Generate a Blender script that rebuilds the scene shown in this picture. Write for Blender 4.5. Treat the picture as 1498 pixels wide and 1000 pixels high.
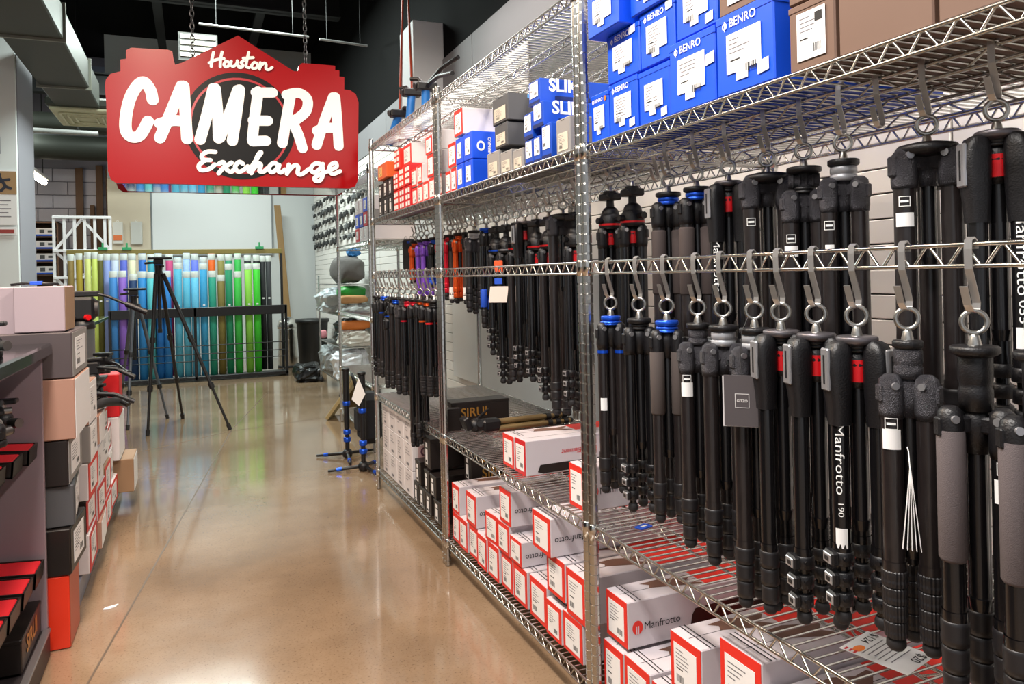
import bpy, math, random
from mathutils import Vector, Matrix, noise

for o in list(bpy.data.objects):
    bpy.data.objects.remove(o)
SC = bpy.context.scene
COL = SC.collection
PI = math.pi

# ---------------------------------------------------------------- camera
EYE = 1.17
cam_d = bpy.data.cameras.new('camera')
cam_d.sensor_width = 36.0
cam_d.lens = 1100.0 / 1498.0 * 36.0
cam_d.shift_y = -99.3 / 1498.0
cam_d.clip_start = 0.02
cam_d.clip_end = 200
cam = bpy.data.objects.new('camera', cam_d)
COL.objects.link(cam)
cam.matrix_world = (Matrix.Translation((0, 0, EYE)) @ Matrix.Rotation(-0.402, 4, 'Z')
                    @ Matrix.Rotation(PI / 2, 4, 'X') @ Matrix.Rotation(-0.0229, 4, 'Z'))
SC.camera = cam

# ---------------------------------------------------------------- world: grey daylight of the shop front behind the camera
W = bpy.data.worlds.new('shop_daylight')
SC.world = W
W.use_nodes = True
W.node_tree.nodes['Background'].inputs[0].default_value = (0.92, 0.95, 1.0, 1)
W.node_tree.nodes['Background'].inputs[1].default_value = 0.40

# ---------------------------------------------------------------- ceiling lamps of the shop, and one added fill over the shelves
def area(name, loc, sx, sy, power, col, rot=(0, 0, 0), spread=PI):
    d = bpy.data.lights.new(name, 'AREA')
    d.shape = 'RECTANGLE'
    d.size, d.size_y = sx, sy
    d.energy = power
    d.color = col
    d.spread = spread
    o = bpy.data.objects.new(name, d)
    COL.objects.link(o)
    o.location = loc
    o.rotation_euler = rot
    return o

WARM = (1.0, 0.86, 0.72)
NEUT = (1.0, 0.95, 0.90)
COOL = (0.88, 1.0, 0.95)
area('ceiling_light_aisle', (-0.35, 0.7, 3.0), 0.35, 1.6, 92, NEUT)
area('ceiling_light_aisle', (-0.25, 2.8, 3.1), 0.35, 1.2, 58, (1.0, 0.80, 0.62))
area('shelf_lamp_and_fill', (1.42, 0.75, 2.85), 0.15, 1.0, 55, (1.0, 0.90, 0.80))
area('shelf_lamp_and_fill', (1.36, 3.7, 2.85), 0.15, 1.4, 7, NEUT)  # added fill that brightens the white back board, not a known lamp
area('ceiling_light_counter', (-1.9, 2.4, 3.0), 0.5, 2.0, 20, (1.0, 0.80, 0.62))
area('ceiling_light_hall', (0.3, 7.2, 3.9), 0.9, 0.9, 105, COOL)
area('ceiling_light_hall', (-0.2, 9.4, 3.9), 1.6, 0.5, 78, COOL)
area('ceiling_light_hall', (-2.2, 10.6, 3.3), 0.5, 1.6, 50, COOL)

vs = SC.view_settings
vs.view_transform = 'Standard'
vs.look = 'None'
vs.exposure = 0.6
vs.gamma = 1.0
vs.use_curve_mapping = False

# ================================================================ helpers
def lin(c):
    return c / 12.92 if c <= 0.04045 else ((c + 0.055) / 1.055) ** 2.4

def hexc(h):
    return tuple(lin(int(h[i:i + 2], 16) / 255) for i in (0, 2, 4)) + (1,)

MATS = {}
def mat(name, col='808080', rough=0.5, metal=0.0, var=0.0, vscale=30.0, bump=0.0, bscale=80.0, coat=0.0, emit=None, estr=0.0,
        alpha=1.0, trans=0.0, stretch=None, spec=None):
    if name in MATS:
        return MATS[name]
    m = bpy.data.materials.new(name)
    m.use_nodes = True
    nt = m.node_tree
    b = nt.nodes['Principled BSDF']
    c = hexc(col)
    b.inputs['Base Color'].default_value = c
    b.inputs['Roughness'].default_value = rough
    b.inputs['Metallic'].default_value = metal
    b.inputs['Coat Weight'].default_value = coat
    b.inputs['Coat Roughness'].default_value = 0.08
    if spec is not None:
        b.inputs['Specular IOR Level'].default_value = spec
    if trans:
        b.inputs['Transmission Weight'].default_value = trans
    if alpha < 1:
        b.inputs['Alpha'].default_value = alpha
    if emit:
        b.inputs['Emission Color'].default_value = hexc(emit)
        b.inputs['Emission Strength'].default_value = estr
    if var or bump:
        tc = nt.nodes.new('ShaderNodeTexCoord')
        src = tc.outputs['Object']
        if stretch:
            mp = nt.nodes.new('ShaderNodeMapping')
            mp.inputs['Scale'].default_value = stretch
            nt.links.new(src, mp.inputs[0])
            src = mp.outputs[0]
    if var:
        n = nt.nodes.new('ShaderNodeTexNoise')
        n.inputs['Scale'].default_value = vscale
        n.inputs['Detail'].default_value = 4
        nt.links.new(src, n.inputs['Vector'])
        mx = nt.nodes.new('ShaderNodeMix')
        mx.data_type = 'RGBA'
        mx.inputs[6].default_value = tuple(max(0, v * (1 - var)) for v in c[:3]) + (1,)
        mx.inputs[7].default_value = tuple(min(1, v * (1 + var)) for v in c[:3]) + (1,)
        nt.links.new(n.outputs['Fac'], mx.inputs[0])
        nt.links.new(mx.outputs[2], b.inputs['Base Color'])
    if bump:
        n2 = nt.nodes.new('ShaderNodeTexNoise')
        n2.inputs['Scale'].default_value = bscale
        n2.inputs['Detail'].default_value = 3
        nt.links.new(src, n2.inputs['Vector'])
        bp = nt.nodes.new('ShaderNodeBump')
        bp.inputs['Strength'].default_value = bump
        bp.inputs['Distance'].default_value = 0.01
        nt.links.new(n2.outputs['Fac'], bp.inputs['Height'])
        nt.links.new(bp.outputs[0], b.inputs['Normal'])
    MATS[name] = m
    return m

def V(*a):
    return Vector(a)

class MB:
    """collects shapes; build() links them as one mesh object"""
    def __init__(self):
        self.v, self.f, self.m, self.s = [], [], [], []

    def add(self, vs, fs, mi=0, smooth=False):
        k = len(self.v)
        self.v += [tuple(p) for p in vs]
        for f in fs:
            self.f.append([i + k for i in f])
            self.m.append(mi)
            self.s.append(smooth)
        return self

    def box(self, x0, x1, y0, y1, z0, z1, mi=0, bev=0.0):
        c = V((x0 + x1) / 2, (y0 + y1) / 2, (z0 + z1) / 2)
        return self.obox(c, V((x1 - x0) / 2, 0, 0), V(0, (y1 - y0) / 2, 0), V(0, 0, (z1 - z0) / 2), mi, bev)

    def obox(self, c, a, b, d, mi=0, bev=0.0):
        c, a, b, d = Vector(c), Vector(a), Vector(b), Vector(d)
        if bev <= 0:
            vs = [c + a * i + b * j + d * k for i in (-1, 1) for j in (-1, 1) for k in (-1, 1)]
            fs = [(0, 1, 3, 2), (4, 6, 7, 5), (0, 4, 5, 1), (2, 3, 7, 6), (0, 2, 6, 4), (1, 5, 7, 3)]
            if a.cross(b).dot(d) < 0:
                fs = [f[::-1] for f in fs]
            return self.add(vs, fs, mi)
        la, lb, ld = a.length, b.length, d.length
        bev = min(bev, la * .9, lb * .9, ld * .9)
        ax = [(a / la, la), (b / lb, lb), (d / ld, ld)]
        vs, idx = [], {}
        for i in (-1, 1):
            for j in (-1, 1):
                for k in (-1, 1):
                    s = (i, j, k)
                    for w in range(3):
                        p = c.copy()
                        for q in range(3):
                            n, l = ax[q]
                            p += n * s[q] * (l if q == w else l - bev)
                        idx[(s, w)] = len(vs)
                        vs.append(p)
        fs = []
        for w in range(3):
            o = [q for q in range(3) if q != w]
            for sg in (-1, 1):
                q4 = []
                for (i, j) in ((-1, -1), (1, -1), (1, 1), (-1, 1)):
                    s = [0, 0, 0]
                    s[w] = sg
                    s[o[0]] = i
                    s[o[1]] = j
                    q4.append(idx[(tuple(s), w)])
                fs.append(q4)
            # edges along axis w
            for i in (-1, 1):
                for j in (-1, 1):
                    s0 = [0, 0, 0]
                    s1 = [0, 0, 0]
                    s0[w], s1[w] = -1, 1
                    s0[o[0]] = s1[o[0]] = i
                    s0[o[1]] = s1[o[1]] = j
                    s0, s1 = tuple(s0), tuple(s1)
                    fs.append([idx[(s0, o[0])], idx[(s1, o[0])], idx[(s1, o[1])], idx[(s0, o[1])]])
        for i in (-1, 1):
            for j in (-1, 1):
                for k in (-1, 1):
                    fs.append([idx[((i, j, k), 0)], idx[((i, j, k), 1)], idx[((i, j, k), 2)]])
        out = []
        for f in fs:
            P = [vs[q] for q in f]
            n = (P[1] - P[0]).cross(P[2] - P[0])
            cc = sum(P, Vector()) / len(P)
            out.append(f if n.dot(cc - c) > 0 else f[::-1])
        return self.add(vs, out, mi)

    def cyl(self, p0, p1, r0, r1=None, seg=10, mi=0, caps=True, smooth=True):
        p0, p1 = Vector(p0), Vector(p1)
        r1 = r0 if r1 is None else r1
        ax = (p1 - p0).normalized()
        u = ax.orthogonal().normalized()
        w = ax.cross(u)
        vs = []
        for p, r in ((p0, r0), (p1, r1)):
            for i in range(seg):
                t = 2 * PI * i / seg
                vs.append(p + (u * math.cos(t) + w * math.sin(t)) * r)
        fs = [(i, (i + 1) % seg, seg + (i + 1) % seg, seg + i) for i in range(seg)]
        self.add(vs, fs, mi, smooth)
        if caps:
            self.add(vs[:seg], [list(range(seg))[::-1]], mi)
            self.add(vs[seg:], [list(range(seg))], mi)
        return self

    def lathe(self, prof, seg=16, c=(0, 0, 0), mi=0, smooth=True, star=0.0, cap=True, mis=None):
        """profile of (r, z) from top to bottom or bottom to top, about the z axis through c"""
        c = Vector(c)
        vs = []
        for (r, z) in prof:
            for i in range(seg):
                t = 2 * PI * i / seg
                q = r * (1 - star) if (star and i % 2) else r
                vs.append(c + V(q * math.cos(t), q * math.sin(t), z))
        up = prof[-1][1] > prof[0][1]
        for j in range(len(prof) - 1):
            fs = []
            for i in range(seg):
                f = (j * seg + i, j * seg + (i + 1) % seg, (j + 1) * seg + (i + 1) % seg, (j + 1) * seg + i)
                fs.append(f if up else f[::-1])
            k = len(self.v)
            self.f += [[q + k for q in f] for f in fs]
            self.m += [mis[j] if mis else mi] * seg
            self.s += [smooth] * seg
        k = len(self.v)
        self.v += [tuple(p) for p in vs]
        if cap:
            n = len(prof)
            for j, fl in ((0, up), (n - 1, not up)):
                ring = [k + j * seg + i for i in range(seg)]
                self.f.append(ring[::-1] if fl else ring)
                self.m.append((mis[0] if j == 0 else mis[-1]) if mis else mi)
                self.s.append(False)
        return self

    def tube(self, path, r, seg=6, mi=0, closed=False, caps=True):
        P = [Vector(p) for p in path]
        n = len(P)
        vs = []
        prev = None
        for i in range(n):
            if closed:
                d = (P[(i + 1) % n] - P[i - 1]).normalized()
            else:
                d = (P[min(i + 1, n - 1)] - P[max(i - 1, 0)]).normalized()
            if prev is None:
                u = d.orthogonal().normalized()
            else:
                u = (prev - d * prev.dot(d))
                u = u.normalized() if u.length > 1e-6 else d.orthogonal().normalized()
            prev = u
            w = d.cross(u)
            rr = r[i] if isinstance(r, (list, tuple)) else r
            for k in range(seg):
                t = 2 * PI * k / seg
                vs.append(P[i] + (u * math.cos(t) + w * math.sin(t)) * rr)
        fs = []
        for i in range(n if closed else n - 1):
            a, b = i * seg, ((i + 1) % n) * seg
            for k in range(seg):
                fs.append((a + k, a + (k + 1) % seg, b + (k + 1) % seg, b + k))
        self.add(vs, fs, mi, True)
        if caps and not closed:
            self.add(vs[:seg], [list(range(seg))[::-1]], mi)
            self.add(vs[-seg:], [list(range(seg))], mi)
        return self

    def strap(self, path, wv, t, mi=0):
        """flat band swept along path: width vector wv, thickness t"""
        P = [Vector(p) for p in path]
        wv = Vector(wv)
        n = len(P)
        vs = []
        for i in range(n):
            d = (P[min(i + 1, n - 1)] - P[max(i - 1, 0)]).normalized()
            nn = d.cross(wv).normalized() * t / 2
            for a, b in ((1, 1), (-1, 1), (-1, -1), (1, -1)):
                vs.append(P[i] + wv * a * 0.5 + nn * b)
        fs = []
        for i in range(n - 1):
            for k in range(4):
                fs.append((i * 4 + k, i * 4 + (k + 1) % 4, i * 4 + 4 + (k + 1) % 4, i * 4 + 4 + k))
        fs += [(3, 2, 1, 0), tuple(range(n * 4 - 4, n * 4))]
        return self.add(vs, fs, mi)

    def loft(self, secs, n=16, p=3.2, mi=0):
        """rounded-square sections (z, half x, half y, centre x) joined from first to last"""
        vs = []
        for (z, hx, hy, cx) in secs:
            for i in range(n):
                t = 2 * PI * i / n
                c, s = math.cos(t), math.sin(t)
                vs.append((cx + hx * math.copysign(abs(c) ** (2 / p), c), hy * math.copysign(abs(s) ** (2 / p), s), z))
        up = secs[-1][0] > secs[0][0]
        fs = []
        for j in range(len(secs) - 1):
            for i in range(n):
                f = (j * n + i, j * n + (i + 1) % n, (j + 1) * n + (i + 1) % n, (j + 1) * n + i)
                fs.append(f if up else f[::-1])
        self.add(vs, fs, mi, True)
        k = len(secs) - 1
        a, b = list(range(n)), list(range(k * n, k * n + n))
        self.add(vs, [a[::-1] if up else a, b if up else b[::-1]], mi)
        return self

    def torus(self, c, axis, R, r, seg=20, rs=8, mi=0):
        c, axis = Vector(c), Vector(axis).normalized()
        u = axis.orthogonal().normalized()
        w = axis.cross(u)
        return self.tube([c + (u * math.cos(2 * PI * i / seg) + w * math.sin(2 * PI * i / seg)) * R for i in range(seg)],
                         r, rs, mi, closed=True)

    def ball(self, c, rx, ry=None, rz=None, seg=14, rings=8, mi=0):
        ry = rx if ry is None else ry
        rz = rx if rz is None else rz
        c = Vector(c)
        vs = [c + V(0, 0, -rz)]
        for j in range(1, rings):
            a = -PI / 2 + PI * j / rings
            for i in range(seg):
                t = 2 * PI * i / seg
                vs.append(c + V(rx * math.cos(a) * math.cos(t), ry * math.cos(a) * math.sin(t), rz * math.sin(a)))
        vs.append(c + V(0, 0, rz))
        fs = [(0, 1 + (i + 1) % seg, 1 + i) for i in range(seg)]
        for j in range(rings - 2):
            for i in range(seg):
                a, b = 1 + j * seg, 1 + (j + 1) * seg
                fs.append((a + i, a + (i + 1) % seg, b + (i + 1) % seg, b + i))
        a = 1 + (rings - 2) * seg
        fs += [(a + i, a + (i + 1) % seg, len(vs) - 1) for i in range(seg)]
        return self.add(vs, fs, mi, True)

    def plate(self, poly, o, u, w, t, mi=0):
        """polygon in (u, w) coordinates, extruded by t along u x w"""
        o, u, w = Vector(o), Vector(u), Vector(w)
        n = u.cross(w).normalized()
        k = len(poly)
        A = [o + u * x + w * y for x, y in poly]
        ar = sum(poly[i][0] * poly[(i + 1) % k][1] - poly[(i + 1) % k][0] * poly[i][1] for i in range(k))
        B = [p + n * t for p in A]
        idx = list(range(k))
        if ar < 0:
            idx = idx[::-1]
        fs = [[q + k for q in idx], idx[::-1]]
        for i in range(k):
            a, b = idx[i], idx[(i + 1) % k]
            fs.append([a, b, b + k, a + k])
        return self.add(A + B, fs, mi)

    def quad(self, o, u, w, x0, x1, y0, y1, lift=0.0, mi=0):
        o, u, w = Vector(o), Vector(u), Vector(w)
        n = u.cross(w).normalized() * lift
        return self.add([o + u * x + w * y + n for x, y in ((x0, y0), (x1, y0), (x1, y1), (x0, y1))], [(0, 1, 2, 3)], mi)

    def flat(self, mesh2d, o, u, w, lift=0.0, mi=0):
        vs, fs = mesh2d
        o, u, w = Vector(o), Vector(u), Vector(w)
        n = u.cross(w).normalized()
        return self.add([o + u * v[0] + w * v[1] + n * (lift + (v[2] if len(v) > 2 else 0)) for v in vs], fs, mi)

    def data(self, name, mats):
        me = bpy.data.meshes.new(name)
        me.from_pydata(self.v, [], self.f)
        for m in mats:
            me.materials.append(m)
        if len(mats) > 1:
            me.polygons.foreach_set('material_index', [min(i, len(mats) - 1) for i in self.m])
        me.polygons.foreach_set('use_smooth', self.s)
        me.update()
        return me

    def build(self, name, mats, parent=None, loc=None, rz=0.0, label=None):
        if not isinstance(mats, (list, tuple)):
            mats = [mats]
        return link(name, self.data(name, mats), parent, loc, rz, label)

def link(name, data, parent=None, loc=None, rz=0.0, label=None):
    o = bpy.data.objects.new(name, data)
    COL.objects.link(o)
    if parent is not None:
        o.parent = parent
    if loc is not None:
        o.location = loc
    if rz:
        o.rotation_euler = (0, 0, rz)
    if label:
        o['label'] = label
    return o

def tag(o, label, cat, group=None):
    o['label'] = label
    o['category'] = cat
    if group:
        o['group'] = group
    return o

def thing(name, label, cat, loc=(0, 0, 0), rz=0.0, group=None):
    o = link(name, None, None, loc, rz)
    o.empty_display_size = 0.05
    return tag(o, label, cat, group)

def struct(o):
    o['kind'] = 'structure'
    return o

def copy_tree(o, parent=None):
    c = o.copy()
    COL.objects.link(c)
    if parent is not None:
        c.parent = parent
    for ch in o.children:
        copy_tree(ch, c)
    return c

TX = {}
def text2d(s, size=1.0, bold=0.0, shear=0.0, align='LEFT'):
    """flat filled letters as (vertices2d, faces)"""
    key = (s, bold, shear)
    if key not in TX:
        cu = bpy.data.curves.new('lettering', 'FONT')
        cu.body = s
        cu.offset = bold
        cu.shear = shear
        cu.resolution_u = 3
        ob = bpy.data.objects.new('lettering', cu)
        me = bpy.data.meshes.new_from_object(ob)
        TX[key] = ([(v.co.x, v.co.y) for v in me.vertices], [list(p.vertices) for p in me.polygons])
        bpy.data.objects.remove(ob)
        bpy.data.meshes.remove(me)
        bpy.data.curves.remove(cu)
    vs, fs = TX[key]
    x0 = min(v[0] for v in vs)
    x1 = max(v[0] for v in vs)
    sh = {'LEFT': x0, 'CENTER': (x0 + x1) / 2, 'RIGHT': x1}[align]
    return [((x - sh) * size, y * size) for x, y in vs], fs

def textw(s, width, **k):
    """letters scaled to a total width"""
    vs, fs = text2d(s, 1.0, **k)
    w = max(v[0] for v in vs) - min(v[0] for v in vs)
    return text2d(s, width / w, **k)

def smooth_path(P, n=5):
    if len(P) < 3:
        return P
    out = []
    Q = [P[0]] + list(P) + [P[-1]]
    for i in range(1, len(Q) - 2):
        for k in range(n):
            t = k / n
            out.append(tuple(0.5 * (2 * Q[i][c] + (Q[i + 1][c] - Q[i - 1][c]) * t
                                    + (2 * Q[i - 1][c] - 5 * Q[i][c] + 4 * Q[i + 1][c] - Q[i + 2][c]) * t * t
                                    + (3 * Q[i][c] - Q[i - 1][c] - 3 * Q[i + 1][c] + Q[i + 2][c]) * t ** 3) for c in (0, 1)))
    out.append(tuple(P[-1]))
    return out

def brush2d(strokes, hw):
    """round-ended brush strokes as (vertices, faces); every piece a hair prouder than the last, so that no two lie in one plane"""
    vs, fs = [], []
    q = 0
    for st in strokes:
        P = smooth_path(st, 4)
        for i in range(len(P)):
            q += 1
            k = len(vs)
            vs += [(P[i][0] + hw * math.cos(2 * PI * j / 16), P[i][1] + hw * math.sin(2 * PI * j / 16), q * 3e-5) for j in range(16)]
            fs.append([k + j for j in range(16)])
            if i:
                a, b = P[i - 1], P[i]
                dx, dy = b[0] - a[0], b[1] - a[1]
                l = math.hypot(dx, dy) or 1
                nx, ny = -dy / l * hw, dx / l * hw
                q += 1
                k = len(vs)
                vs += [(a[0] - nx, a[1] - ny, q * 3e-5), (b[0] - nx, b[1] - ny, q * 3e-5), (b[0] + nx, b[1] + ny, q * 3e-5), (a[0] + nx, a[1] + ny, q * 3e-5)]
                fs.append([k, k + 1, k + 2, k + 3])
    return vs, fs

def ring2d(cx, cy, rx, ry, k=0.0, seg=48):
    if k <= 0:
        return [(cx + rx * math.cos(2 * PI * i / seg), cy + ry * math.sin(2 * PI * i / seg)) for i in range(seg)], [list(range(seg))]
    vs, fs = [], []
    for i in range(seg):
        c, s = math.cos(2 * PI * i / seg), math.sin(2 * PI * i / seg)
        vs += [(cx + rx * c, cy + ry * s), (cx + rx * k * c, cy + ry * k * s)]
        j = (i + 1) % seg
        fs.append([2 * i, 2 * j, 2 * j + 1, 2 * i + 1])
    return vs, fs

ORD = ['first', 'second', 'third', 'fourth', 'fifth', 'sixth', 'seventh', 'eighth', 'ninth', 'tenth', 'eleventh', 'twelfth', 'thirteenth', 'fourteenth', 'fifteenth']

# ---------------------------------------------------------------- materials
CHROME = mat('chrome_wire', 'c9c9c6', 0.22, 1.0)
STEEL = mat('brushed_steel', 'b9b8b4', 0.3, 1.0)
DSTEEL = mat('dull_zinc', '8d8d8c', 0.38, 1.0)
BLACK = mat('black_plastic', '111013', 0.42, bump=0.15, bscale=400)
ANOD = mat('black_anodised_tube', '0e0d0f', 0.26, 0.0, coat=0.4)
CARBON = mat('carbon_tube', '211c1c', 0.3, 0.0, var=0.55, vscale=160, coat=0.3, stretch=(1, 1, 0.25))
RUBBER = mat('black_rubber', '1c1a1c', 0.7)
LOCKM = mat('lock_rubber', '1c1a1c', 0.45)
MAGN = mat('hammered_grey_magnesium', '424146', 0.36, 0.5, bump=0.6, bscale=700)
FOAM = mat('grey_foam_grip', '5c5354', 0.85, bump=0.3, bscale=900)
BLUEA = mat('blue_anodised', '1f58d8', 0.28, 0.6)
REDA = mat('red_collar', 'd0141c', 0.3, 0.1)
ORANGEA = mat('orange_anodised', 'e0561c', 0.3, 0.5)
PURPLEA = mat('purple_anodised', '8f5ad2', 0.3, 0.5)
PINKRED = mat('red_anodised', 'c8102a', 0.3, 0.4)
SILVERP = mat('silver_lever', 'b8b8bc', 0.3, 0.75)
WPAPER = mat('white_paper', 'ecebea', 0.6)
PRINT = mat('grey_print', '77757a', 0.7)
INK = mat('black_ink', '121114', 0.6)
WINK = mat('white_lettering', 'f2f2f0', 0.5)
GOLD = mat('gold_lettering', 'b8853c', 0.4, 0.5)
TAN = mat('bronze_tube', '8a744e', 0.35, 0.5)
BLUEFOAM = mat('blue_foam', '1c4fc4', 0.7)
SIGN_OUTLINE = [(-0.409, 2.14), (-0.41, 1.863), (-0.408, 1.775), (-0.396, 1.733), (-0.368, 1.713), (-0.11, 1.717), (0.274, 1.714), (0.892, 1.714), (0.926, 1.726), (0.945, 1.762), (0.953, 2.031), (0.96, 2.244), (0.944, 2.293), (0.912, 2.313), (0.875, 2.316), (0.877, 2.392), (0.847, 2.392), (0.848, 2.429), (0.823, 2.429), (0.823, 2.456), (0.734, 2.456), (0.628, 2.455), (0.608, 2.435), (0.604, 2.404), (0.579, 2.402), (0.272, 2.582), (-0.021, 2.403), (-0.063, 2.384), (-0.07, 2.408), (-0.076, 2.459), (-0.099, 2.465), (-0.186, 2.461), (-0.281, 2.459), (-0.308, 2.442), (-0.309, 2.395), (-0.336, 2.389), (-0.337, 2.325), (-0.386, 2.306), (-0.408, 2.274), (-0.414, 2.239)]
SIGN_CAMERA = [[[(-0.181, 2.178), (-0.191, 2.231), (-0.222, 2.274), (-0.259, 2.246), (-0.296, 2.168), (-0.316, 2.067), (-0.315, 1.997), (-0.287, 1.967), (-0.246, 1.981), (-0.206, 2.058)]], [[(-0.033, 2.266), (-0.092, 2.111), (-0.149, 1.969)], [(-0.022, 2.267), (-0.016, 2.116), (-0.011, 1.97)], [(-0.147, 2.049), (-0.084, 2.069), (-0.028, 2.069)]], [[(0.133, 2.265), (0.096, 2.112), (0.057, 1.97)], [(0.143, 2.266), (0.153, 2.116), (0.154, 1.982)], [(0.161, 1.986), (0.213, 2.119), (0.264, 2.265)], [(0.274, 2.269), (0.253, 2.122), (0.228, 1.971)]], [[(0.376, 2.266), (0.355, 2.128), (0.337, 1.981)], [(0.363, 2.258), (0.455, 2.265)], [(0.344, 2.094), (0.425, 2.098)], [(0.339, 1.974), (0.412, 1.98)]], [[(0.558, 2.257), (0.531, 2.118), (0.504, 1.971)], [(0.535, 2.256), (0.603, 2.274), (0.653, 2.239), (0.643, 2.166), (0.573, 2.104)], [(0.565, 2.098), (0.597, 2.024), (0.619, 1.947)]], [[(0.806, 2.262), (0.748, 2.109), (0.702, 1.969)], [(0.819, 2.263), (0.827, 2.113), (0.832, 1.969)], [(0.706, 2.054), (0.758, 2.074), (0.815, 2.077)]]]
SIGN_HOUSTON = [[(0.138, 2.471), (0.128, 2.426), (0.124, 2.389)], [(0.184, 2.477), (0.175, 2.436), (0.172, 2.391)], [(0.114, 2.408), (0.152, 2.43), (0.193, 2.44)], [(0.202, 2.425), (0.192, 2.406), (0.201, 2.393), (0.217, 2.401), (0.22, 2.419), (0.206, 2.427)], [(0.232, 2.429), (0.229, 2.406), (0.243, 2.399), (0.261, 2.417), (0.265, 2.434)], [(0.265, 2.432), (0.265, 2.407), (0.278, 2.402)], [(0.297, 2.435), (0.285, 2.424), (0.295, 2.41), (0.286, 2.396), (0.272, 2.395)], [(0.328, 2.487), (0.315, 2.433), (0.312, 2.403), (0.328, 2.398)], [(0.297, 2.45), (0.352, 2.459)], [(0.357, 2.432), (0.341, 2.411), (0.35, 2.395), (0.371, 2.403), (0.373, 2.425), (0.359, 2.432)], [(0.391, 2.433), (0.385, 2.394)], [(0.387, 2.405), (0.41, 2.432), (0.422, 2.425), (0.421, 2.399), (0.437, 2.396), (0.456, 2.411)]]
SIGN_EXCHANGE = [[(0.135, 1.904), (0.094, 1.903), (0.065, 1.881), (0.072, 1.858), (0.108, 1.856)], [(0.081, 1.855), (0.048, 1.824), (0.057, 1.798), (0.1, 1.805), (0.131, 1.831)], [(0.154, 1.836), (0.178, 1.846), (0.193, 1.806), (0.218, 1.793), (0.232, 1.806)], [(0.221, 1.845), (0.177, 1.814), (0.151, 1.782)], [(0.282, 1.841), (0.263, 1.851), (0.24, 1.825), (0.252, 1.796), (0.279, 1.801), (0.308, 1.827)], [(0.313, 1.798), (0.349, 1.856), (0.384, 1.909), (0.366, 1.895), (0.338, 1.82), (0.327, 1.788)], [(0.333, 1.805), (0.367, 1.844), (0.381, 1.836), (0.372, 1.802), (0.396, 1.8), (0.417, 1.82)], [(0.479, 1.84), (0.452, 1.852), (0.425, 1.825), (0.435, 1.797), (0.459, 1.807), (0.483, 1.84)], [(0.483, 1.84), (0.476, 1.807), (0.492, 1.797), (0.515, 1.815)], [(0.537, 1.844), (0.525, 1.79)], [(0.527, 1.798), (0.568, 1.841), (0.591, 1.833), (0.586, 1.796), (0.605, 1.788), (0.635, 1.808), (0.65, 1.822)], [(0.721, 1.855), (0.689, 1.856), (0.663, 1.826), (0.679, 1.801), (0.712, 1.822), (0.734, 1.855)], [(0.729, 1.848), (0.735, 1.8), (0.717, 1.758), (0.689, 1.753), (0.685, 1.773), (0.72, 1.793), (0.772, 1.817)], [(0.774, 1.819), (0.814, 1.84), (0.808, 1.865), (0.779, 1.85), (0.77, 1.817), (0.791, 1.796), (0.835, 1.815)]]
SIGN_DISC = ((0.276, 2.06), 0.303, 0.308)
ROLLS_BACK = [(-1.265, 1.51, '8a7440'), (-1.182, 1.52, 'a8922e'), (-1.095, 1.53, 'd8e08a'), (-1.025, 1.53, 'cfe070'), (-0.968, 1.51, '5c5a20'), (-0.903, 1.51, '8c9fd8'), (-0.821, 1.51, 'c8d4ea'), (-0.731, 1.51, '5a68c8'), (-0.644, 1.51, 'e4e2bc'), (-0.535, 1.51, '2c6cc4'), (-0.442, 1.5, '3f9fb0'), (-0.368, 1.51, '27539c'), (-0.248, 1.5, 'c8487c'), (-0.157, 1.46, '7cc4dc'), (-0.06, 1.51, 'a4c4ec'), (0.031, 1.5, '6c7ce0'), (0.125, 1.46, '3a8cc0'), (0.218, 1.5, 'e0621c'), (0.324, 1.49, '8c8448'), (0.411, 1.49, '2f8c6a'), (0.517, 1.5, '38b050'), (0.63, 1.48, '20242a'), (0.733, 1.48, '1c1e20'), (0.805, 1.47, '222428'), (0.874, 1.47, '3a3c40')]
ROLLS_FRONT = [(-0.825, 1.31, '3f86cc'), (-0.732, 1.31, '8a62c4'), (-0.626, 1.27, '1f3c66'), (-0.533, 1.3, '2f88d0'), (-0.443, 1.29, '5cc4cc'), (-0.353, 1.24, '1f70c0'), (-0.273, 1.3, '2f86d6'), (-0.155, 1.39, '58b4d4'), (-0.064, 1.29, '5cb8d8'), (0.026, 1.29, '6ac4ea'), (0.121, 1.38, '3a9ed0'), (0.217, 1.29, '2a9a82'), (0.313, 1.24, '7c7038'), (0.401, 1.37, '1f8a62'), (0.498, 1.28, '3cb848'), (0.622, 1.37, '8ad04c'), (0.717, 1.37, '3ec832')]
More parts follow.
